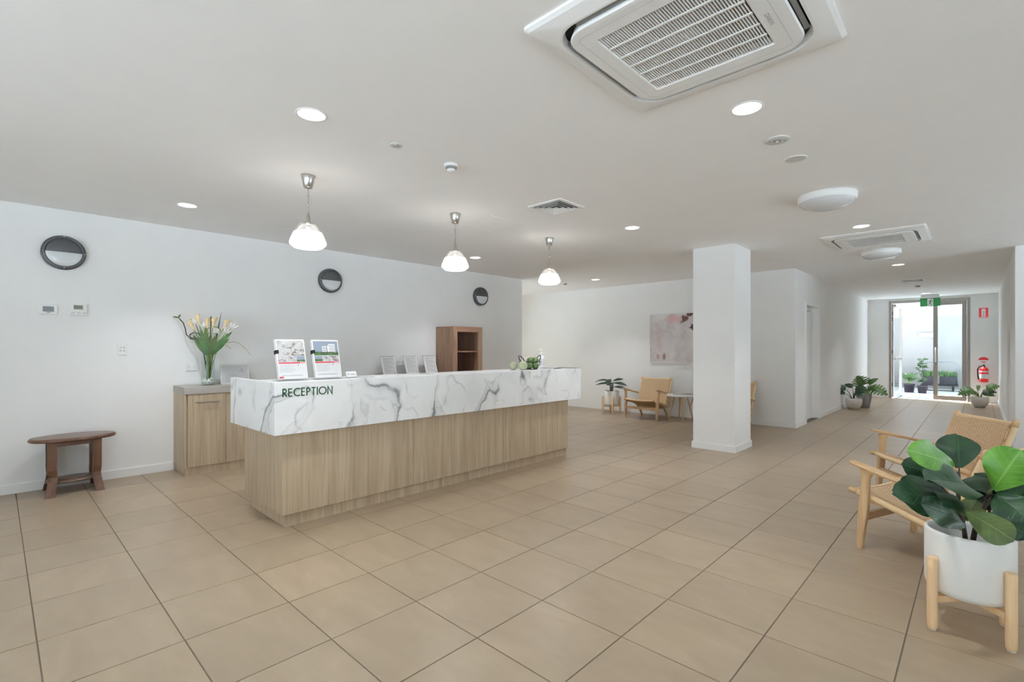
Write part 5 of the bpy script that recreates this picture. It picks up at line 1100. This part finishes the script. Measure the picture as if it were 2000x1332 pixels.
MB().tube([(-0.02, 0, 0.385), (-0.075, -0.01, 0.37), (-0.108, -0.01, 0.30), (-0.105, -0.01, 0.16), (-0.09, -0.01, 0.06)], [0.010, 0.011, 0.012, 0.012, 0.014], 8).build('hose', 'void', t)
MB().box(-0.03, 0.03, 0.078, 0.095, 0.2, 0.36).build('wall_bracket', 'frame_dk', t)

# ------------------------------------------------------------------ plants outside the exit
def nursery(lab_p, lab_t, x, y, r, hh, build):
    p = thing('nursery_pot', lab_p, 'plant pot', (x, y, -0.015), 0, 'black nursery pots outside')
    MB().lathe([(r * 0.78, 0), (r * 0.8, 0.003), (r, hh), (r * 1.05, hh), (r * 1.05, hh - 0.03), (r * 0.97, hh - 0.03)], 20).build('pot_wall', 'blackpot', p)
    t = thing('garden_plant', lab_t, 'plant', (x, y, hh - 0.04)); build(t)
def broad(t):
    rr_ = random.Random(8)
    for k in range(12):
        a = k * 2.4; r = 0.12 + 0.12 * rr_.random(); zz = 0.14 + 0.18 * rr_.random()
        b = Vector((math.cos(a) * r * 0.3, math.sin(a) * r * 0.3, zz * 0.6)); tp = Vector((math.cos(a) * r * 1.3, math.sin(a) * r * 1.3, zz + 0.05))
        leaf_mb(MB(), b, tp, 0.10, (0, -0.5, 0.85), 0.12, 0.2, 'lance', 8, 5, seed=k).build('leaf', 'leaf_v', t)
        MB().tube([(0, 0, 0), b], 0.005, 5).build('petiole', 'gstem', t)
def tallp(t):
    rr_ = random.Random(9); MB().tube([(0, 0, 0), (0.02, 0, 0.3), (0.0, 0.01, 0.6), (0.03, 0, 0.82)], [0.008, 0.007, 0.006, 0.003], 6).tube([(0.01, 0, 0.2), (-0.09, 0, 0.5), (-0.1, 0, 0.66)], [0.006, 0.005, 0.003], 5).build('stem', 'stem', t)
    for k in range(46):
        zz = 0.14 + 0.72 * rr_.random(); a = rr_.random() * 6.28; sx = -0.08 * (rr_.random() < .35) * min(1, zz / 0.5)
        b = Vector((sx + 0.01, 0, zz)); tp = b + Vector((math.cos(a) * 0.14, math.sin(a) * 0.14, rr_.uniform(-.03, .07)))
        leaf_mb(MB(), b, tp, 0.07, (0, -0.5, 0.85), 0.12, 0.2, 'lance', 5, 3, seed=k).build('leaf', 'leaf_v', t)
nursery('small black nursery pot outside nearest the open door leaf', 'broad-leaved seedling in the leftmost pot outside', -1.50, 18.75, 0.135, 0.25, broad)
nursery('small black nursery pot outside in the middle of the opening', 'tall thin leafy shrub outside in the middle of the opening', -1.19, 18.60, 0.115, 0.22, tallp)
tr = thing('trolley', 'steel flatbed trolley with tall hoop handle outside behind the glass', 'trolley', (-0.86, 20.1, -0.015))
MB().box(-0.45, 0.42, -0.28, 0.28, 0.16, 0.20).build('deck', 'frame_dk', tr)
MB().tube([(-0.40, 0.26, 0.2), (-0.40, 0.26, 0.78), (-0.37, 0.26, 0.85), (-0.30, 0.26, 0.88), (0.28, 0.26, 0.88), (0.35, 0.26, 0.85), (0.38, 0.26, 0.78), (0.38, 0.26, 0.2)], 0.016, 8).build('hoop_handle', 'trolley', tr)
for sx in (-0.33, 0.3):
    for sy in (-0.2, 0.2): w_ = MB().lathe([(0.03, -0.02), (0.06, -0.02), (0.06, 0.02), (0.03, 0.02)], 16, (sx, sy, 0.06), 'x').box(sx - 0.025, sx + 0.025, sy - 0.02, sy + 0.02, 0.06, 0.16).build('castor', 'frame_dk', tr)
for k, (x, w, lb) in enumerate(((-1.10, 0.155, 'black planter tub with small herbs on the trolley, left one'), (-0.68, 0.19, 'grey planter box of green seedlings on the trolley, right one'))):
    p = thing('planter_tub', lb, 'planter', (x, 20.05, 0.185), 0, 'planters on the trolley')
    MB().box(-w, w, -0.13, 0.13, 0, 0.24, ch=0.008).build('tub', 'blackpot' if k == 0 else 'frame_dk', p)
    mb = MB(); rr_ = random.Random(12 + k)
    for q in range(90):
        x_, y_ = rr_.uniform(-w, w) * 0.95, rr_.uniform(-0.12, 0.12); a = rr_.random() * 6.28; hh = rr_.uniform(0.08, 0.19)
        leaf_mb(mb, (x_, y_, 0.24), (x_ + 0.06 * math.cos(a), y_ + 0.06 * math.sin(a), 0.24 + hh), 0.05, (0, -0.6, 0.8), 0.1, 0.2, 'lance', 4, 3, seed=q)
    mb.build('foliage', 'leaf_v', p)['kind'] = 'stuff'
bpy.context.view_layer.update()
